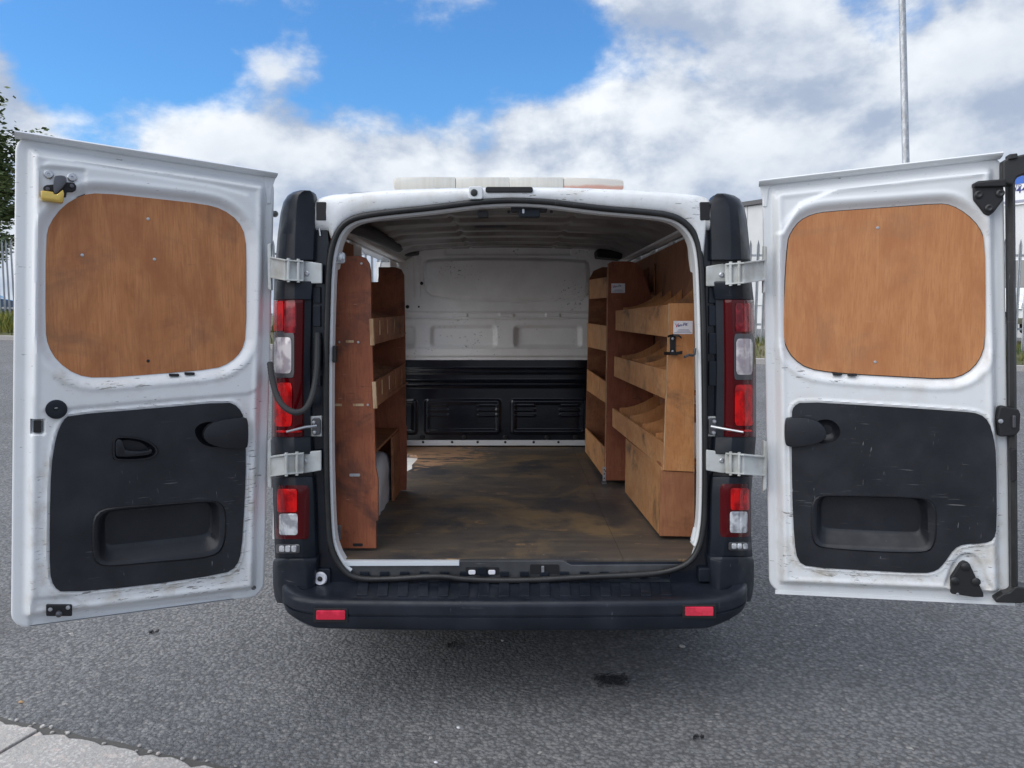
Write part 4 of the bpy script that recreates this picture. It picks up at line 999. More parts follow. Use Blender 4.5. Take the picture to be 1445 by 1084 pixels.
# ---- hinges and check arms
def hinge(pts_plate, arm, ribs, Yp, leaf, bolt):
    m = MB().prism(px3(pts_plate, Yp), (0, .012, 0)).build('hinge', M['hinge'], van, bevel=.003)
    (x0, y0, y1, Y0), (x1, y2, y3, Y1), (x2, y4, y5, Y2) = arm
    rg = [[UY(x, a, Y), UY(x, b, Y), UY(x, b, Y) + np.array([0, .014, 0]), UY(x, a, Y) + np.array([0, .014, 0])] for x, a, b, Y in arm]
    MB().loft(rg).build('hinge_arm', M['hinge'], m, bevel=.002)
    for k in (0, 1):                           # folded flanges along the arm
        fl = [[UY(x, (a if k == 0 else b-2.2), Y-.014), UY(x, (a+2.2 if k == 0 else b), Y-.014), UY(x, (a+2.2 if k == 0 else b), Y+.005), UY(x, (a if k == 0 else b-2.2), Y+.005)] for x, a, b, Y in arm]
        MB().loft(fl).build('arm_flange', M['hinge'], m, bevel=.001)
    for x in ribs:
        ya = np.interp(x, sorted([x0, x1, x2]), [q[1] for q in sorted(arm)]); yb = np.interp(x, sorted([x0, x1, x2]), [q[2] for q in sorted(arm)]); Yr = np.interp(x, sorted([x0, x1, x2]), [q[3] for q in sorted(arm)])
        MB().tube([UY(x, ya-2, Yr-.008), UY(x, yb+2, Yr-.008)], .006, 10).build('hinge_pin', M['hinge'], m, smooth=40)
    MB().lathe(UY(*bolt, Yp), (0, -1, 0), [(0, 0), (.009, .0), (.009, .004), (.006, .006), (.006, .004), (0, .004)], 12).build('hinge_bolt', M['steel'], m, smooth=40)
    MB().prism(px3(leaf[0], leaf[1]), (0, .02, 0)).build('door_leaf', M['hinge'], m, bevel=.003)
hinge([(424,370),(430,368),(454,372),(454,400),(430,400),(424,396)], [(381,362,392,-.045),(402,366,396,-.085),(428,368,397,-.055)], (407, 421), -.032, ([(377,345),(382,343),(383,410),(378,408)], -.05), (433, 386))
hinge([(424,640),(430,638),(453,636),(453,664),(430,668),(424,668)], [(381,644,673,-.045),(402,641,670,-.085),(428,639,668,-.055)], (404, 419), -.032, ([(377,622),(382,620),(383,690),(378,688)], -.05), (430, 651))
hinge([(1026,374),(1020,372),(997,376),(997,404),(1020,404),(1026,400)], [(1079,366,396,-.045),(1050,370,400,-.085),(1024,372,402,-.055)], (1031, 1043), -.032, ([(1083,348),(1078,346),(1077,414),(1081,412)], -.05), (1018, 388))
hinge([(1026,640),(1020,638),(997,635),(997,664),(1020,668),(1026,668)], [(1079,644,672,-.045),(1050,641,670,-.085),(1024,639,668,-.055)], (1031, 1043), -.032, ([(1083,624),(1078,622),(1077,694),(1082,690)], -.05), (1018, 650))
for plate_q, arm_q, bolts in (([(436,588),(454,587),(454,616),(436,616)], [(446,601),(430,603),(404,609.5)], ((443, 596), (444, 610))),
                              ([(996,588),(1014,588),(1014,616),(996,616)], [(1004,602),(1020,605),(1049,610)], ((1008, 595), (1007, 611)))):
    p = MB().prism(px3(plate_q, -.010), (0, .012, 0)).build('check_arm', M['hinge'], van, bevel=.002)
    MB().tube([UY(x, y, -.045 - .03*k) for k, (x, y) in enumerate(arm_q)], [.006, .005, .004], 8).build('arm_rod', M['steel'], p, smooth=40)
    cx = sum(q[0] for q in plate_q)/4
    MB().prism(px3(rrect(cx-5, cx+7, 590, 614, 4), -.018), (0, .01, 0)).build('arm_bracket', M['dark_steel'], p, bevel=.003)
    for bx, by in bolts: MB().lathe(UY(bx, by, -.018), (0, -1, 0), [(0, 0), (.008, 0), (.006, .006), (0, .007)], 10).build('bolt', M['steel'], p, smooth=40)
# wiring gaiter looping from the jamb to the left door
gp = [(381,512),(383,530),(388,552),(396,570),(408,580),(420,583),(432,578),(440,562),(445,540),(448,510),(448,470)]
gq = chaikin([UY(x, y, Y) for (x, y), Y in zip(gp, (-.05,-.075,-.10,-.12,-.13,-.13,-.12,-.09,-.06,-.04,-.015))], 2, False)
m = MB(); gq = resample(np.array(gq), 90, False)
m.tube(list(gq), [.0105 + (.0012 if k % 2 else 0) for k in range(90)], 10).build('wiring_gaiter', M['gaiter'], van, smooth=30)
# latches on the flange of the opening
for x, y0, y1 in ((471, 488, 512),): MB().prism(px3(rrect(x-2, x+3, y0, y1, 2), .0), (0, .03, 0)).build('flange_clip', M['black'], van, bevel=.002)
b = MB().prism(px3(rrect(471, 487, 356, 372, 4), .03), (0, .02, 0)).build('rack_bolt_plate', M['steel'], van, bevel=.003)
MB().lathe(UY(480.5, 364, .028), (0, -1, 0), [(0, 0), (.017, 0), (.017, .004), (.010, .006), (.010, .012), (0, .013)], 6).build('bolt', M['steel'], b)
hkp = [(981,492),(980,500),(977,502),(972,501),(966,504)]
MB().tube([UY(x, y, .01 - .012*k) for k, (x, y) in enumerate(hkp)], .005, 8).build('flange_hook', M['dark_steel'], van, smooth=50)
# torn white lining at the foot of the right jamb
MB().prism(px3([(979,745),(985,744),(988,775),(982,788),(976,785),(980,772),(975,762)], .03), (0, .01, 0)).build('torn_flange', M['white'], van)

# ================================================================== REAR DOORS
class Door:
    def __init__(s, side, hinge_px, hy, ang):
        a = math.radians(ang); s.side = side
        s.n = np.array([-side*math.sin(a), -math.cos(a), 0]); s.u = np.array([side*math.cos(a), -math.sin(a), 0]); s.p = UY(*hinge_px, hy)
        s.p[2] = 0
    def D(s, x, y, h=0.):                      # pixel -> (u, v) on the plane h in front of the door face
        q = UP(x, y, s.p + s.n*h, s.n) - s.p; return (float(np.dot(q, s.u)), float(q[2]))
    def W(s, u, v, h=0.): return tuple(s.p + s.u*u + s.n*h + np.array([0, 0, v]))
    def poly(s, pts, h=0.): return [s.D(x, y, h) for x, y in pts]
    def slab(s, pts, h0, h1, name, m, parent, bevel=0, smooth=None, it=0):
        """a solid outline standing from h0 to h1 in front of the face; the outline is seen at h1"""
        q = chaikin(pts, it) if it else pts
        P = [s.W(u, v, h0) for u, v in s.poly(q, h1)]
        return MB().prism(P, s.n*(h1-h0)).build(name, m, parent, bevel=bevel, smooth=smooth)
    def knob(s, px, py, prof, name, m, parent, seg=16, h=0., smooth=40):
        u, v = s.D(px, py, h); return MB().lathe(s.W(u, v, h), s.n, prof, seg).build(name, m, parent, smooth=smooth)

def door_sheet(d, corners, features, wearf, rough_r=.05):
    """pressed inner sheet + folded edge + outer skin, as one mesh. corners: top hinge, top free, bottom free, bottom hinge (pixels, at flange depth)"""
    FL = -.034
    C = [np.array(d.D(*c, FL)) for c in corners]
    nu, nv = 150, 290; S, T = np.meshgrid(np.linspace(0, 1, nu), np.linspace(0, 1, nv))
    wid = np.linalg.norm(C[1]-C[0]); hgt = np.linalg.norm(C[0]-C[3]); r = rough_r
    X = (S-.5)*wid; Y = (T-.5)*hgt; ax = np.abs(X)-(wid/2-r); ay = np.abs(Y)-(hgt/2-r); m = (ax > 0) & (ay > 0)
    k = np.where(m, np.maximum(ax, ay)/np.maximum(np.hypot(ax, ay), 1e-9), 1)
    X = np.where(m, np.sign(X)*(wid/2-r+ax*k), X); Y = np.where(m, np.sign(Y)*(hgt/2-r+ay*k), Y)
    S2, T2 = X/wid+.5, Y/hgt+.5
    U = (C[0][0]*(1-S2)+C[1][0]*S2)*(1-T2) + (C[3][0]*(1-S2)+C[2][0]*S2)*T2
    V = (C[0][1]*(1-S2)+C[1][1]*S2)*(1-T2) + (C[3][1]*(1-S2)+C[2][1]*S2)*T2
    edge = np.stack([U, V], 2)
    bl = np.concatenate([edge[0], edge[1:, -1], edge[-1, -2::-1], edge[-2:0:-1, 0]])
    e = -sdf(U, V, bl[::4])
    H = FL + .034*sstep(e, .026, .052) + .004*np.exp(-((e-.058)/.008)**2)
    H += features(U, V, e)
    wear = np.clip(wearf(U, V, e), 0, 1)
    G_ = d.p + U[..., None]*d.u + V[..., None]*np.array([0, 0, 1.]) + H[..., None]*d.n
    mb = MB().grid(G_); n0 = len(mb.v)
    k = len(bl); o2 = offset2(bl, .004)
    ring0 = [d.W(u, v, FL) for u, v in bl]; ring1 = [d.W(u, v, FL-.004) for u, v in o2]; ring2 = [d.W(u, v, FL-.016) for u, v in o2]; ring3 = [d.W(u, v, FL-.024) for u, v in offset2(bl, -.006)]
    mb.loft([ring0, ring1, ring2, ring3], True, False)
    mb.add(ring3, [tuple(range(k))])
    ob = mb.build('rear_door', M['white_worn'], van, fix=False); weld(ob, 1e-4)
    me = ob.data; me.polygons.foreach_set('use_smooth', [True]*len(me.polygons)); me.set_sharp_from_angle(angle=math.radians(50))
    co = np.zeros(len(me.vertices)*3); me.vertices.foreach_get('co', co); co = co.reshape(-1, 3) - d.p
    uu = co @ d.u; vv = co[:, 2]
    from_grid = wearf(uu, vv, -sdf(uu, vv, bl[::6])); a = me.attributes.new('wear', 'FLOAT', 'POINT'); a.data.foreach_set('value', np.clip(from_grid, 0, 1))
    return ob, bl

def trim_panel(d, outline, pocket_o, pocket_i, dish, par, handle=None):
    T = .007
    out = d.poly(chaikin(outline, 1), T); po = d.poly(chaikin(pocket_o, 2), T); holes = [po]
    dh = d.poly(chaikin(dish, 2), T); holes.append(dh)
    if handle: hh = d.poly(chaikin(handle, 2), T); holes.append(hh)
    t = plate(out, holes, d.W, .0, T).build('trim_panel', M['trim'], par); weld(t)
    # pocket: rounded rim, sloping walls, floor
    m = MB(); pi = d.poly(chaikin(pocket_i, 2), T); n = len(po); pi = resample(pi, n); po_ = resample(po, n)
    # align starts
    j = int(np.argmin([np.linalg.norm(pi[q]-po_[0]) for q in range(n)])); pi = np.roll(pi, -j, 0)
    if np.dot(np.diff(pi[:2], axis=0)[0], np.diff(po_[:2], axis=0)[0]) < 0: pi = np.roll(pi[::-1], 1, 0)
    cen = pi.mean(0); lo, hi = pi.min(0), pi.max(0)
    flr = np.array([(cen[0] + (q[0]-cen[0])*.90, cen[1] + .018 + (q[1]-cen[1])*(.70)) for q in pi])
    rings = [[d.W(u, v, T-.001) for u, v in po_], [d.W(u, v, T+.0035) for u, v in po_*.75+pi*.25], [d.W(u, v, T+.001) for u, v in po_*.4+pi*.6], [d.W(u, v, T-.006) for u, v in pi], [d.W(u, v, -.040) for u, v in pi*.4+flr*.6], [d.W(u, v, -.046) for u, v in flr]]
    m.loft(rings, True, False); m.add(rings[-1], [tuple(range(n))])
    m.build('door_pocket', M['pocket'], par, smooth=40)
    m = MB(); dd = np.array(dh); c = dd.mean(0)
    rings = [[d.W(u, v, T-.0005) for u, v in dd]] + [[d.W(u, v, T - dep) for u, v in c + (dd-c)*f] for f, dep in ((.93, .006), (.75, .02), (.4, .026))]
    m.loft(rings, True, False); m.add(rings[-1], [tuple(range(len(dd)))]); m.build('grip_dish', M['pocket'], par, smooth=50)
    if handle:
        m = MB(); dd = np.array(hh); c = dd.mean(0)
        rings = [[d.W(u, v, T) for u, v in c + (dd-c)*1.03], [d.W(u, v, T+.008) for u, v in c + (dd-c)*.98], [d.W(u, v, T+.008) for u, v in c + (dd-c)*.90], [d.W(u, v, T-.012) for u, v in c + (dd-c)*.82], [d.W(u, v, T-.022) for u, v in c + (dd-c)*.6]]
        m.loft(rings, True, False); m.add(rings[-1], [tuple(range(len(dd)))]); m.build('handle_surround', M['pocket'], par, smooth=40)
    return t

# ---------------------------------------------------------------- left door
L = Door(-1, (379, 541), -.035, 32)
PLY_L = [(64.6,337),(70,315),(88.6,291),(114,275.5),(140,272),(221,280.5),(288,288),(314,295),(336,311),(347,333),(348,381),(347.6,474),(341,496),(325,512),(303,521),(221,528),(136.5,534),(107,529),(81,510.5),(67.5,488),(64,466)]
TR_L = [(88.6,594),(98,586),(210,577),(321,567),(336,573.5),(345,590),(347.6,649),(345,714),(341,778),(334,800),(317,810),(199,827),(88.6,837),(75.6,828),(70,808),(70,735),(72,660),(79,616)]
def rg2(pts, ox, oy, k): return [(x/k + ox, y/k + oy) for x, y in pts]
PO_L = rg2([(350,600),(360,560),(385,540),(430,530),(620,517),(800,503),(845,512),(866,545),(866,650),(845,705),(790,728),(610,742),(430,758),(378,755),(352,722)], 0, 520, 2.71)
PI_L = rg2([(382,610),(388,572),(402,556),(440,545),(620,530),(800,512),(828,520),(838,550),(838,640),(828,684),(800,698),(620,717),(420,740),(396,738),(384,710)], 0, 520, 2.71)
HA_L = rg2([(430,290),(432,268),(448,259),(500,260),(560,272),(598,298),(606,318),(590,340),(540,350),(450,352),(430,343)], 0, 520, 2.71)
DI_L = rg2([(742,245),(752,218),(790,203),(850,205),(860,250),(850,302),(800,300),(765,285)], 0, 520, 2.71)
GR_L = rg2([(780,245),(800,215),(850,197),(935,187),(950,196),(951,296),(938,308),(850,304),(800,290),(780,268)], 0, 520, 2.71)
def left_door():
    ply_o = L.poly(chaikin(PLY_L, 1), -.014); tr = L.poly(chaikin(TR_L, 1), .004)
    band = L.poly([(20,150),(420,230),(420,268),(352,262),(300,252),(60,222),(46,216)], 0)
    lip = L.poly([(52,236),(70,228),(150,238),(300,262),(350,275),(372,300),(372,545),(350,556),(60,580),(46,560)], 0)
    lowb = L.poly([(110,880),(112,866),(60,845),(40,850),(30,900)], 0)
    def feat(U, V, e):
        H = np.zeros_like(U); dp = sdf(U, V, ply_o)
        H += -.020*(1-sstep(dp, .0, .030)) + .003*np.exp(-((dp-.036)/.008)**2)
        dt = sdf(U, V, tr); H += .0045*np.exp(-((dt-.008)/.0045)**2) - .05*(dt < -.012)
        db = sdf(U, V, band); H += -.014*sstep(-db, -.003, .012)*sstep(e, .03, .05)
        dl = sdf(U, V, lip); H += .006*sstep(-dl, -.006, .008)
        for cx, cy, rr, dd in ((85, 255, 26, .007),):
            q = L.poly([(cx-rr*1.2, cy-rr*.8), (cx+rr*1.4, cy-rr*.6), (cx+rr*1.4, cy+rr*.9), (cx-rr*1.2, cy+rr)], 0); H -= dd*sstep(-sdf(U, V, q), -.004, .008)
        q = L.poly(rrect(44, 62, 592, 613, 2), 0); H -= .02*sstep(-sdf(U, V, q), -.002, .003)
        q = L.poly([(46,845),(100,842),(140,866),(330,845),(350,872),(40,905)], 0); H -= .008*sstep(-sdf(U, V, q), -.006, .008)
        return H
    def wear(U, V, e):
        dt = np.abs(sdf(U, V, tr) - .012); dp = sdf(U, V, ply_o)
        w = .9*np.exp(-(dt/.018)**2)*(V < .75) + .55*np.exp(-(dt/.02)**2)
        w += .75*np.exp(-((dp-.03)/.025)**2)*(V < 1.30)*(V > 1.0)
        w += .65*np.exp(-((e-.06)/.03)**2)*(V < 1.0)
        return w
    ob, bl = door_sheet(L, [(386,249), (24,190), (17.5,887), (371,840)], feat, wear)
    ob['label'] = 'open white rear door with brass lock in its upper corner'
    # rain lip along the top
    a, b = L.D(20, 186, 0), L.D(392, 245, 0)
    up = np.array([0, .007]); pr = [(a[0], a[1]), (b[0], b[1])]
    m = MB().loft([[L.W(u, v, -.055), L.W(u, v+.008, -.055), L.W(u, v+.006, -.006), L.W(u, v+.001, .004), L.W(u, v-.004, .002), L.W(u, v-.010, -.012), L.W(u, v-.014, -.036)] for u, v in resample(np.array(pr), 12, False)])
    m.build('rain_lip', M['white'], ob, smooth=50)
    L.slab([(372,243),(391.5,245.5),(388,255),(383.5,268),(382,288),(377,288),(374,262)], -.055, -.030, 'corner_flare', M['white'], ob, .003)
    t = L.poly(chaikin(PLY_L, 1), -.012)
    MB().prism([L.W(u, v, -.019) for u, v in t], L.n*.007).build('plywood_panel', M['ply'], ob, bevel=.001)
    MB().prism([L.W(u, v, -.0215) for u, v in offset2(t, .003)], L.n*.004).build('panel_gasket', M['rubber'], ob)
    for x, y in ((209,309),(116,360),(218,366),(209,509.5)): L.knob(x, y, [(0, 0), (.0055, 0), (.0045, .0015), (.0015, .0018), (.001, .0008), (0, .0008)], 'screw', M['steel'] if y < 500 else M['black'], ob, 12, -.012)
    for x, y in ((246,529.5),(268,527.5)): L.slab(rrect(x-7, x+7, y-1.8, y+1.8, 1.2), -.02, .002, 'drain_plug', M['black'], ob, .0015)
    trim_panel(L, TR_L, PO_L, PI_L, DI_L, ob, HA_L)
    # handle lever
    lv = rg2([(442,272),(466,272),(474,300),(480,316),(560,318),(580,306),(584,322),(560,334),(450,340),(442,330)], 0, 520, 2.71)
    L.slab(lv, -.005, .020, 'handle_lever', M['pocket'], ob, .003, 40, 1)
    L.slab(GR_L, -.004, .034, 'pull_grip', M['pocket'], ob, .010, 40, 2)
    L.knob(323, 612, [(0, 0), (.004, 0), (.003, .002), (0, .001)], 'screw', M['black'], ob, 10, .034)
    L.knob(79.5, 577.5, [(0, 0), (.030, 0), (.031, .006), (.026, .008), (.007, .006), (.006, .003), (0, .003)], 'rubber_plug', M['plastic'], ob, 28, .002)
    L.slab(rrect(47, 58.5, 594, 610.5, 1.5), -.02, -.004, 'latch_slot', M['black'], ob, .002)
    L.slab(rrect(65, 102, 854, 870, 2), -.010, .004, 'lower_latch', M['black'], ob, .003)
    L.knob(83, 865, [(0, 0), (.009, 0), (.007, .010), (.010, .016), (0, .022)], 'latch_pin', M['dark_steel'], ob, 14, .004)
    for x in (71, 96): L.knob(x, 860 - (x-71)*.1, [(0, 0), (.007, 0), (.006, .004), (0, .005)], 'bolt', M['steel'], ob, 12, .004)
    L.knob(358, 829.5, [(0, 0), (.009, .0), (.006, .003), (0, .001)], 'hole_plug', M['dark_steel'], ob, 12, -.002)
    # brass lock with its shackle housing
    k = 1167/140; o = (20, 190)
    def z8(p): return [(x/k + o[0], y/k + o[1]) for x, y in p]
    for x, y in z8([(405, 468), (680, 503)]): L.knob(x, y, [(0, 0), (.0135, 0), (.014, .003), (.011, .006), (.004, .0065), (.003, .003), (0, .003)], 'lock_bolt', M['steel'], ob, 20, .0)
    lk = L.slab(z8([(340,650),(345,610),(380,592),(460,585),(620,560),(700,562),(732,600),(728,650),(690,672),(620,676),(610,735),(560,730),(470,668),(350,668)]), -.012, .010, 'lock_plate', M['black'], ob, .003)
    for x, y in z8([(395, 640), (676, 605)]): L.knob(x, y, [(0, 0), (.007, 0), (.006, .004), (0, .005)], 'lock_screw', M['dark_steel'], ob, 12, .010)
    L.slab(z8([(468,500),(490,482),(560,478),(615,495),(618,560),(580,610),(505,690),(475,705),(462,640)]), .0, .034, 'lock_shackle', M['dark_steel'], ob, .006, 40, 1)
    L.slab(z8([(315,655),(460,672),(470,700),(505,704),(520,690),(575,645),(588,690),(578,795),(555,803),(330,770),(312,735)]), .004, .040, 'brass_lock', M['brass'], ob, .003, 40)
left_door()

# ---------------------------------------------------------------- right door
R = Door(1, (1079, 545), -.035, 16.5)
PLY_R = [(1111.6,341),(1117,327),(1129,311.5),(1146.7,302.7),(1168,299),(1255,293),(1325.5,287.6),(1343,290),(1364,302),(1381.5,320),(1390,341),(1391,425),(1390,485),(1381.5,509.5),(1364,527),(1339.5,535),(1255,530.6),(1178,526),(1140,520),(1120,506),(1109,488.5),(1105.6,471),(1107.4,408)]
TR_R = [(1117,583),(1120,574),(1131,567),(1220,572),(1360.5,581),(1383,584),(1395.6,595),(1402.6,618),(1406,642.7),(1407,744),(1402.6,762),(1388.6,767),(1360.5,768),(1346.5,774),(1332.5,795),(1322,805.7),(1304.4,809.6),(1220,805),(1139.7,800.5),(1125.6,791.7),(1121,765),(1117.6,695)]
K9 = 2.8525
PO_R = rg2([(282,580),(290,530),(315,512),(345,508),(540,512),(730,518),(770,532),(790,570),(792,650),(782,715),(750,745),(560,742),(330,725),(298,710),(284,675)], 1045, 520, K9)
PI_R = rg2([(310,590),(314,542),(328,521),(350,517),(540,520),(720,525),(742,534),(755,560),(756,690),(750,716),(735,723),(540,717),(340,708),(320,700),(311,678)], 1045, 520, K9)
DI_R = rg2([(300,215),(330,205),(365,206),(395,228),(404,258),(390,290),(350,304),(300,300)], 1045, 520, K9)
GR_R = rg2([(178,212),(192,198),(275,200),(322,218),(347,252),(345,284),(310,304),(230,318),(192,316),(178,304)], 1045, 520, K9)
def right_door():
    ply_o = R.poly(chaikin(PLY_R, 1), -.014); tr = R.poly(chaikin(TR_R, 1), .004)
    band = R.poly([(1060,240),(1430,200),(1430,240),(1300,252),(1180,268),(1130,288),(1105,330),(1085,330),(1085,275)], 0)
    def feat(U, V, e):
        H = np.zeros_like(U); dp = sdf(U, V, ply_o)
        H += -.020*(1-sstep(dp, .0, .028)) + .004*np.exp(-((dp-.036)/.009)**2)
        dt = sdf(U, V, tr); H += .0045*np.exp(-((dt-.008)/.0045)**2) - .05*(dt < -.012)
        db = sdf(U, V, band); H += -.013*sstep(-db, -.003, .010)*sstep(e, .03, .05)
        q = R.poly(chaikin([(1336,815),(1343,795),(1356,782),(1372,780),(1384,790),(1396,820),(1405,836),(1330,832)], 1), 0); H -= .012*sstep(-sdf(U, V, q), -.003, .008)
        q = R.poly([(1094,270),(1105,269),(1096,279)], 0); H -= .006*sstep(-sdf(U, V, q), -.002, .003)
        return H
    def wear(U, V, e):
        dt = np.abs(sdf(U, V, tr) - .012); dp = sdf(U, V, ply_o)
        w = .85*np.exp(-(dt/.02)**2)*(V < .75) + .35*np.exp(-(dt/.02)**2)
        w += .5*np.exp(-((dp-.03)/.03)**2)*(V < 1.35)*(V > 1.0) + .55*np.exp(-((e-.05)/.03)**2)*(V < .75)
        w += .85*(1-sstep(sdf(U, V, np.array(R.poly([(1340,775),(1400,765),(1420,840),(1345,835)], 0))), 0, .02))
        return w
    ob, bl = door_sheet(R, [(1077,258), (1414,220), (1424,849), (1087,834)], feat, wear)
    ob['label'] = 'open white rear door with black triangular brackets'
    a, b = R.D(1071, 256, 0), R.D(1416, 216, 0)
    m = MB().loft([[R.W(u, v, -.055), R.W(u, v+.008, -.055), R.W(u, v+.006, -.006), R.W(u, v+.001, .004), R.W(u, v-.004, .002), R.W(u, v-.010, -.012), R.W(u, v-.014, -.036)] for u, v in resample(np.array([a, b]), 12, False)])
    m.build('rain_lip', M['white'], ob, smooth=50)
    a, b = R.D(1094, 836.5, -.03), R.D(1432, 853, -.03)
    MB().loft([[R.W(u, v, -.058), R.W(u, v+.010, -.058), R.W(u, v+.008, -.03), R.W(u, v-.004, -.028), R.W(u, v-.006, -.05)] for u, v in resample(np.array([a, b]), 12, False)]).build('bottom_lip', M['white'], ob, smooth=50)
    R.slab([(1092,253),(1071.5,256),(1072,264),(1076,276),(1077,292),(1082,292),(1085,268)], -.055, -.030, 'corner_flare', M['white'], ob, .003)
    t = R.poly(chaikin(PLY_R, 1), -.012)
    MB().prism([R.W(u, v, -.019) for u, v in t], R.n*.007).build('plywood_panel', M['ply_r'], ob, bevel=.001)
    MB().prism([R.W(u, v, -.0215) for u, v in offset2(t, .003)], R.n*.004).build('panel_gasket', M['rubber'], ob)
    for x, y in ((1238.5,321.6),(1235,511)): R.knob(x, y, [(0, 0), (.0055, 0), (.0045, .0015), (.0015, .0018), (.001, .0008), (0, .0008)], 'screw', M['steel'], ob, 12, -.012)
    for x, y in ((1182,528),(1203,529)): R.slab(rrect(x-6.5, x+6.5, y-1.7, y+1.7, 1.2), -.02, .002, 'drain_plug', M['black'], ob, .0015)
    trim_panel(R, TR_R, PO_R, PI_R, DI_R, ob)
    R.slab(GR_R, -.004, .034, 'pull_grip', M['pocket'], ob, .010, 40, 2)
    R.knob(1134, 610.5, [(0, 0), (.004, 0), (.003, .002), (0, .001)], 'screw', M['black'], ob, 10, .034)
    # triangular brackets with their bolts
    tb = R.slab(rg2([(847,842),(884,786),(900,776),(922,785),(978,905),(980,922),(940,922),(848,908)], 1045, 520, K9), -.012, .008, 'lower_bracket', M['black'], ob, .004)
    for x, y in rg2([(905,798),(862,855),(948,858)], 1045, 520, K9): R.knob(x, y, [(0, 0), (.014, .0), (.014, .004), (.009, .007), (0, .008)], 'bracket_bolt', M['rubber'], ob, 18, .008)
    R.knob(1351, 838, [(0, 0), (.006, .0), (.005, .004), (0, .005)], 'rivet', M['steel'], ob, 10, .004)
    ub = R.slab(rg2([(938,232),(945,220),(960,214),(1058,207),(1060,290),(1022,340),(1002,356),(985,350),(940,290)], 1045, 180, K9), -.004, .016, 'upper_bracket', M['black'], ob, .006)
    for x, y in rg2([(958,270),(1045,265),(1000,325)], 1045, 180, K9): R.knob(x, y, [(0, 0), (.013, .0), (.013, .004), (.008, .007), (0, .004)], 'bracket_bolt', M['rubber'], ob, 18, .016)
    R.slab([(1374,258),(1420,252),(1420,263),(1374,264)], .0, .028, 'bracket_lever', M['black'], ob, .004)
    # closing rubber down the free edge, with its end pieces
    p0, p1 = [(1425.5, 238), (1430, 842)]
    q = [R.D(p0[0] + (p1[0]-p0[0])*k/8, p0[1] + (p1[1]-p0[1])*k/8, -.02) for k in range(9)]
    MB().loft([[R.W(u-.010, v, -.040), R.W(u+.011, v, -.048), R.W(u+.012, v, -.012), R.W(u+.002, v, .000), R.W(u-.009, v, -.010)] for u, v in q]).build('closing_rubber', M['rubber'], ob, smooth=40)
    R.slab([(1415,227),(1425,222),(1447,217),(1480,214),(1480,242),(1450,244),(1436,250),(1430,262),(1415,258)], -.06, .002, 'rubber_end_cap', M['rubber'], ob, .006)
    R.slab([(1424,217.5),(1436,216),(1437,223),(1424,225)], -.03, .012, 'end_cap_lug', M['rubber'], ob, .003)
    R.slab([(1404,846),(1416,838),(1425,836),(1432,829),(1436,828),(1460,832),(1462,848),(1440,852),(1406,851)], -.06, .004, 'rubber_foot', M['rubber'], ob, .004)
    lb = R.slab(rg2([(1034,200),(1045,157),(1060,152),(1120,165),(1128,185),(1125,250),(1110,270),(1045,276)], 1045, 520, K9), -.030, .010, 'door_latch', M['black'], ob, .004)
    R.knob(1412, 594.5, [(0, 0), (.008, 0), (.007, .004), (0, .005)], 'latch_bolt', M['steel'], ob, 12, .010)
    R.slab(rg2([(1095,190),(1110,190),(1110,240),(1095,240)], 1045, 520, K9), .006, .018, 'latch_claw', M['dark_steel'], ob, .003)
    R.slab(rg2([(1088,325),(1112,322),(1115,450),(1092,458)], 1045, 520, K9), -.02, .004, 'latch_cover', M['black'], ob, .004)
right_door()

# ================================================================== RACKS
def bar(pts8, name, m, parent, bevel=.001): return MB().hexa(pts8[:4], pts8[4:]).build(name, m, parent, bevel=bevel)
def lip_board(nt, nb, ft, fb, Yn, Yf, th, name, m, par):
    """shelf front between a near and a far post: pixels of near top/bottom, far top/bottom"""
    a, b, c, d = UY(*nt, Yn), UY(*nb, Yn), UY(*ft, Yf), UY(*fb, Yf)
    x0 = (a[0]+b[0])/2; x1 = (c[0]+d[0])/2; t = np.array([th, 0, 0])
    P = lambda q, x: np.array([x, q[1], q[2]])
    return bar([P(b, x0), P(b, x0)+t, P(d, x1)+t, P(d, x1), P(a, x0), P(a, x0)+t, P(c, x1)+t, P(c, x1)], name, m, par)
def shelf(x0, x1, Yn, Yf, zn, zf, th, name, m, par, tilt=0.):
    return bar([(x0, Yn, zn-th), (x1, Yn, zn-th+tilt), (x1, Yf, zf-th+tilt), (x0, Yf, zf-th), (x0, Yn, zn), (x1, Yn, zn+tilt), (x1, Yf, zf+tilt), (x0, Yf, zf)], name, m, par)
def divider(xf, xb, Y, z0, hf, hb, m, par, th=.009):
    """bin divider: low at the front, curving up to the back"""
    pts = [(xf, z0), (xb, z0), (xb, z0+hb)] + [(xb + (xf-xb)*k/6, z0 + hb + (hf-hb)*(1-(1-k/6)**2)) for k in range(1, 7)]
    return MB().prism([(x, Y, z) for x, z in pts], (0, th, 0)).build('divider', m, par)

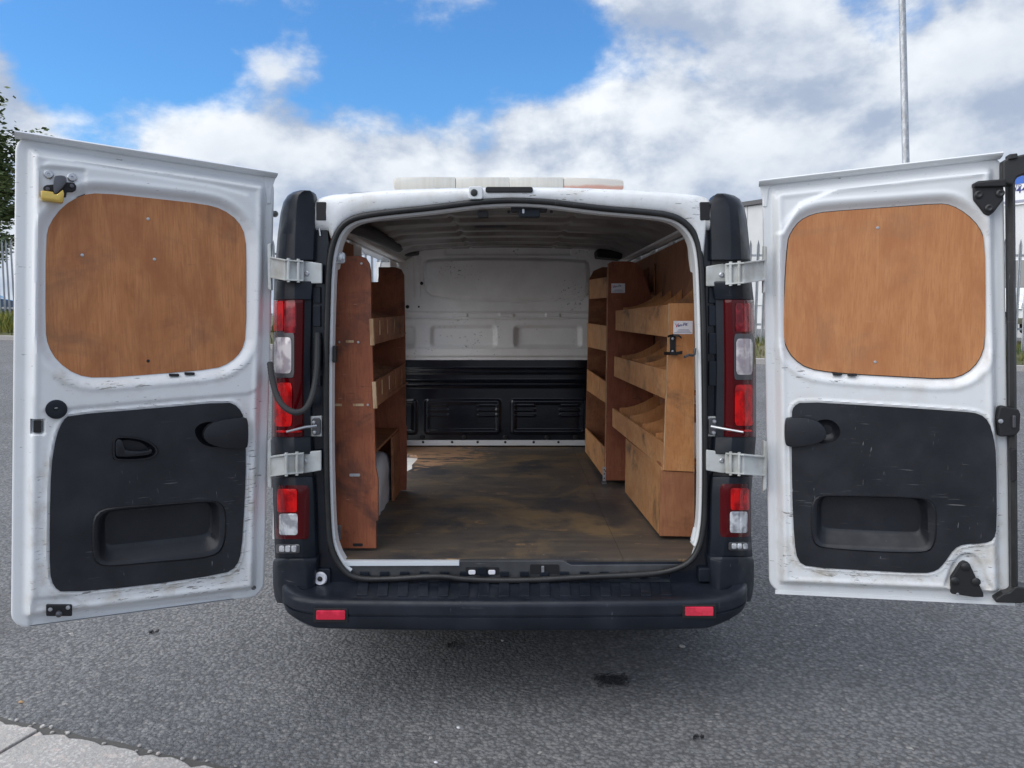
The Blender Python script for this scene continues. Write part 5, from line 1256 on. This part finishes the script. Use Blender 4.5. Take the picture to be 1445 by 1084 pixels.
# ---- left rack
def left_rack():
    Yn, Yf = .125, 1.165
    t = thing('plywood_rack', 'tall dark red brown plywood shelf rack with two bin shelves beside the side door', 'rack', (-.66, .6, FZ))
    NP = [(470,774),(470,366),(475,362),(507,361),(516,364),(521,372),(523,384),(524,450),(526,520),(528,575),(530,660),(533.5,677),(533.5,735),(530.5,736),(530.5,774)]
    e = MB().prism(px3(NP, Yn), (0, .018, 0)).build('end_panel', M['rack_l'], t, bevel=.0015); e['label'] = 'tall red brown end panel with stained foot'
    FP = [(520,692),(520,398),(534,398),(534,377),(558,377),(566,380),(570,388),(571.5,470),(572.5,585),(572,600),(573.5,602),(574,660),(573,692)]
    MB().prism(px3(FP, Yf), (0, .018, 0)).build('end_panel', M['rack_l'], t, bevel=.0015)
    l1 = lip_board((524,450),(526,487), (570,445.5),(571,475), Yn+.02, Yf, -.009, 'shelf_lip', M['rack_in'], t)
    l2 = lip_board((528,539),(530,576), (571,513),(572,545), Yn+.02, Yf, -.009, 'shelf_lip', M['rack_in'], t)
    for nt, nb in (((524.6,450),(526.2,487.5)), ((528.4,539),(530.4,576.5))):
        a, b = UY(*nt, Yn-.004), UY(*nb, Yn-.004)
        MB().prism([a + np.array([-.010, 0, 0]), a + np.array([.004, 0, 0]), b + np.array([.004, 0, 0]), b + np.array([-.010, 0, 0])], (0, .021, 0)).build('bare_edge', M['edge'], t)
    xw = -.775; zs = []
    for nb, fb in (((526,485),(571,473)), ((530,574),(572,543))):
        a, b = UY(*nb, Yn+.02), UY(*fb, Yf); shelf(xw, a[0]-.01, Yn+.02, Yf-.002, a[2]+.014, b[2]+.014, .009, 'shelf', M['rack_in'], t)
        for k in range(4):
            Y = Yn + .2 + k*.22; z = a[2] + .015 + (b[2]-a[2])*(Y-Yn)/(Yf-Yn); divider(a[0]-.012, xw, Y, z, .085, .15, M['rack_in'], t)
        for k in range(4):                     # pale tenon ends showing in the lip
            Y = Yn + .205 + k*.22; z = a[2] + .06; x = a[0] + (b[0]-a[0])*(Y-Yn)/(Yf-Yn)
            MB().box(x-.002, x+.0012, Y, Y+.010, z-.03, z+.03).build('tenon', M['edge'], t)
    MB().box(xw-.004, xw+.004, Yn+.02, Yf-.002, .98, 1.50).build('back_panel', M['rack_in'], t)
    # low shelf and box over the wheel arch
    z3 = UY(533, 640, .3)[2]; shelf(xw, -.60, .45, Yf-.002, z3-.02, z3-.02, .012, 'shelf', M['rack_in'], t)
    MB().prism([(-.595, .95, FZ+.002), (-.595, 1.163, FZ+.002), (-.595, 1.163, z3-.034), (-.595, .95, z3-.034)], (-.012, 0, 0)).build('box_side', M['rack_in'], t)
    # tenons, slots and screws in the end panel
    for x0, x1, y in ((488, 499, 482), (470.5, 482, 571.5), (498, 513, 571.5)): MB().prism(px3([(x0, y-1.7), (x1, y-1.7), (x1, y+1.7), (x0, y+1.7)], Yn-.0015), (0, .004, 0)).build('tenon', M['edge'], t)
    for x0, x1, y0, y1, mt in ((493, 508, 668.5, 672.5, 'steel'), (476, 481, 741, 762, 'steel'), (498, 512, 767, 771, 'black')): MB().prism(px3(rrect(x0, x1, y0, y1, 1.5), Yn-.0015), (0, .004, 0)).build('slot', M[mt], t)
    for x, y in ((510, 372), (478.5, 483), (505.5, 483), (519, 571.5)): MB().lathe(UY(x, y, Yn), (0, -1, 0), [(0, 0), (.005, 0), (.004, .002), (0, .0025)], 10).build('screw', M['steel'], t, smooth=40)
    MB().prism(px3([(553,685),(559,685),(559,689),(553,689)], Yf-.004), (0, .004, 0)).build('foot_bracket', M['steel'], t)
left_rack()

def sticker(cx0, cx1, cy0, cy1, Y, par, clear):
    a, b = UY(cx0, cy1, Y), UY(cx1, cy0, Y); w, h = b[0]-a[0], b[2]-a[2]
    s = MB().box(a[0], b[0], Y-.0012, Y-.0002, a[2], b[2]).build('sticker', M['sticker'], par)
    P = lambda ox, oz, shear=.0: (lambda x, y, z: (a[0] + w*ox + x + y*shear, Y-.0018-z, a[2] + h*oz + y + x*.14))
    text_mesh('V', h*.42, P(.07, .50, .15), M['ink_red'], 'sticker_letter', par, .0003, True)
    text_mesh('an-Fit', h*.32, P(.22, .56, .15), M['ink_blue'], 'sticker_lettering', par, .0003, True)
    for oz, x0, x1 in ((.30, .25, .80), (.20, .18, .88), (.08, .05, .95)):
        MB().box(a[0]+w*x0, a[0]+w*x1, Y-.0020, Y-.0014, a[2]+h*oz, a[2]+h*(oz+.045)).build('small_print', M['ink_grey'], par)

# ---- right rear rack
def right_rack():
    Yn, Yf = .275, 1.29; xw = .777
    t = thing('plywood_rack', 'tan plywood bin rack with black bottle bracket on its end and closed base box', 'rack', (.68, .7, FZ))
    EP = [(944,428),(980,428),(980,666),(936,664),(938,600),(941,520)]
    MB().prism(px3(EP, Yn), (0, .016, 0)).build('end_panel', M['rack_r'], t, bevel=.0012)
    BP = [(933,664.5),(980,667),(980,757.5),(931,756.5)]
    MB().prism(px3(BP, Yn+.006), (0, .012, 0)).build('base_end', M['lining'], t, bevel=.001)
    lips = [((944,430),(943,476),(869,438.6),(868,466)), ((941,522.7),(939.5,564),(867,503),(866,531)), ((936.5,625.7),(935.6,661.6),(865,576),(863,601.5))]
    for nt, nb, ft, fb in lips: lip_board(nt, nb, ft, fb, Yn+.0165, Yf, .010, 'shelf_lip', M['rack_lip'], t)
    lip_board((933,659),(931.5,756.5),(882.8,619),(882,694.2), Yn+.019, 1.10, .012, 'base_front', M['rack_lip'], t)
    # pale worn edges
    for nt, nb in (((943.6,430),(941,520)), ((941,520),(938,600)), ((938,600),(936,663))):
        a, b = UY(*nt, Yn-.001), UY(*nb, Yn-.001); MB().prism([a, a + np.array([.0035, 0, 0]), b + np.array([.0035, 0, 0]), b], (0, .006, 0)).build('bare_edge', M['edge'], t)
    for nt, nb, ft, fb in lips:
        b, d = UY(*nb, Yn+.02), UY(*fb, Yf); shelf(b[0]+.012, xw, Yn+.017, Yf, b[2]+.014, d[2]+.014, .009, 'shelf', M['rack_in'], t, .015)
        for k in range(4):
            Y = Yn + .17 + k*.235; f = (Y-Yn)/(Yf-Yn); x = b[0] + (d[0]-b[0])*f + .012; z = b[2] + (d[2]-b[2])*f + .016
            divider(x, xw, Y, z, .105, .19, M['rack_r'], t)
    MB().prism([(xw, Yn+.40, .90), (xw, Yf, .90), (xw, Yf, 1.50), (xw, Yn+.40, 1.50)], (-.006, 0, 0)).build('back_panel', M['rack_in'], t)
    MB().prism([(xw, Yn+.02, 1.02), (xw, Yn+.36, 1.02), (xw, Yn+.36, 1.08), (xw, Yn+.02, 1.10)], (-.006, 0, 0)).build('back_panel', M['rack_in'], t)
    MB().box(.62, xw, Yn+.03, 1.08, .845, .853).build('base_top', M['rack_in'], t)
    sticker(950, 977.5, 453, 471.5, Yn, t, True)
    # bottle bracket
    br = MB().prism(px3(rrect(945.5, 953.5, 472, 501, 1.5), Yn-.006), (0, .005, 0)).build('bottle_bracket', M['black'], t, bevel=.001)
    cl = [(937,499),(945,499),(955,499),(963,497.5)]
    MB().loft([[UY(x, y-2.5, Yn-.012-k), UY(x, y+2.2, Yn-.012-k), UY(x, y+2.2, Yn-.006-k), UY(x, y-2.5, Yn-.006-k)] for (x, y), k in zip(cl, (.035, .004, .004, .04))]).build('bracket_clip', M['black'], t, bevel=.001)
    MB().loft([[UY(x, y-1.5, Yn-.012-k), UY(x, y+1.5, Yn-.012-k), UY(x, y+1.5, Yn-.007-k), UY(x, y-1.5, Yn-.007-k)] for (x, y), k in zip([(942,475),(950,473),(958,474),(962,477)], (.02, .0, .01, .03))]).build('bracket_strap', M['black'], t, bevel=.001)
    for y in (478, 496): MB().lathe(UY(949.3, y, Yn-.012), (0, -1, 0), [(0, 0), (.006, 0), (.005, .002), (0, .003)], 12).build('bracket_screw', M['steel'], t, smooth=40)
right_rack()

# ---- right front rack
def front_rack():
    Yn, Yf = 1.335, 2.20; xw = .777
    t = thing('plywood_rack', 'narrower brown plywood bin rack with rounded top end panel next to the bulkhead', 'rack', (.66, 1.8, FZ))
    EP = [(853,678),(857,380),(859,371.5),(864,369),(890,369),(898,371),(906,380),(913,398),(918,416),(922,430),(922,678)]
    MB().prism(px3(EP, Yn), (0, .016, 0)).build('end_panel', M['rack_l'], t, bevel=.0012)
    a, b = UY(857.6, 372, Yn-.001), UY(853.4, 677, Yn-.001); MB().prism([a, a + np.array([.004, 0, 0]), b + np.array([.004, 0, 0]), b], (0, .01, 0)).build('bare_edge', M['edge'], t)
    lips = [((856.5,391),(856,420.5),(831.6,395),(831,422)), ((855.7,460),(855.2,495.5),(829,456),(828,489.5)), ((855,539),(854.3,569),(829,521),(827.6,551)), ((852.8,632),(852.4,674.5),(826.6,604),(825,637))]
    for nt, nb, ft, fb in lips:
        lip_board(nt, nb, ft, fb, Yn+.0005, Yf, .009, 'shelf_lip', M['rack_lip'], t)
        p, q = UY(*nb, Yn), UY(*fb, Yf); shelf(p[0]+.012, xw, Yn+.017, Yf, p[2]+.014, q[2]+.014, .009, 'shelf', M['rack_in'], t, .015)
        for k in range(3):
            Y = Yn + .17 + k*.25; f = (Y-Yn)/(Yf-Yn); divider(p[0] + (q[0]-p[0])*f + .012, xw, Y, p[2] + (q[2]-p[2])*f + .016, .09, .16, M['rack_in'], t)
    MB().box(xw-.006, xw, Yn+.017, Yf, .60, 1.75).build('back_panel', M['rack_in'], t)
    q = px3([(831.5,394),(838,382),(850,377),(878,377),(878,640),(826,640)], Yf); MB().prism(q, (0, .014, 0)).build('end_panel', M['rack_in'], t)
    sticker(862.5, 882, 400, 413.5, Yn, t, False)
    br = MB().prism(px3([(850.5,659),(855,659),(855,679),(850.5,679)], Yn-.004), (0, .0035, 0)).build('foot_bracket', M['steel'], t)
    p = UZ(853, 683, FZ); MB().box(p[0]-.012, p[0]+.014, p[1]-.0, p[1]+.045, FZ+.0005, FZ+.004).build('foot_plate', M['steel'], t)
    for y in (663, 669, 675): MB().lathe(UY(852.7, y, Yn-.004), (0, -1, 0), [(0, 0), (.004, 0), (0, .002)], 8).build('screw', M['black'], t)
front_rack()
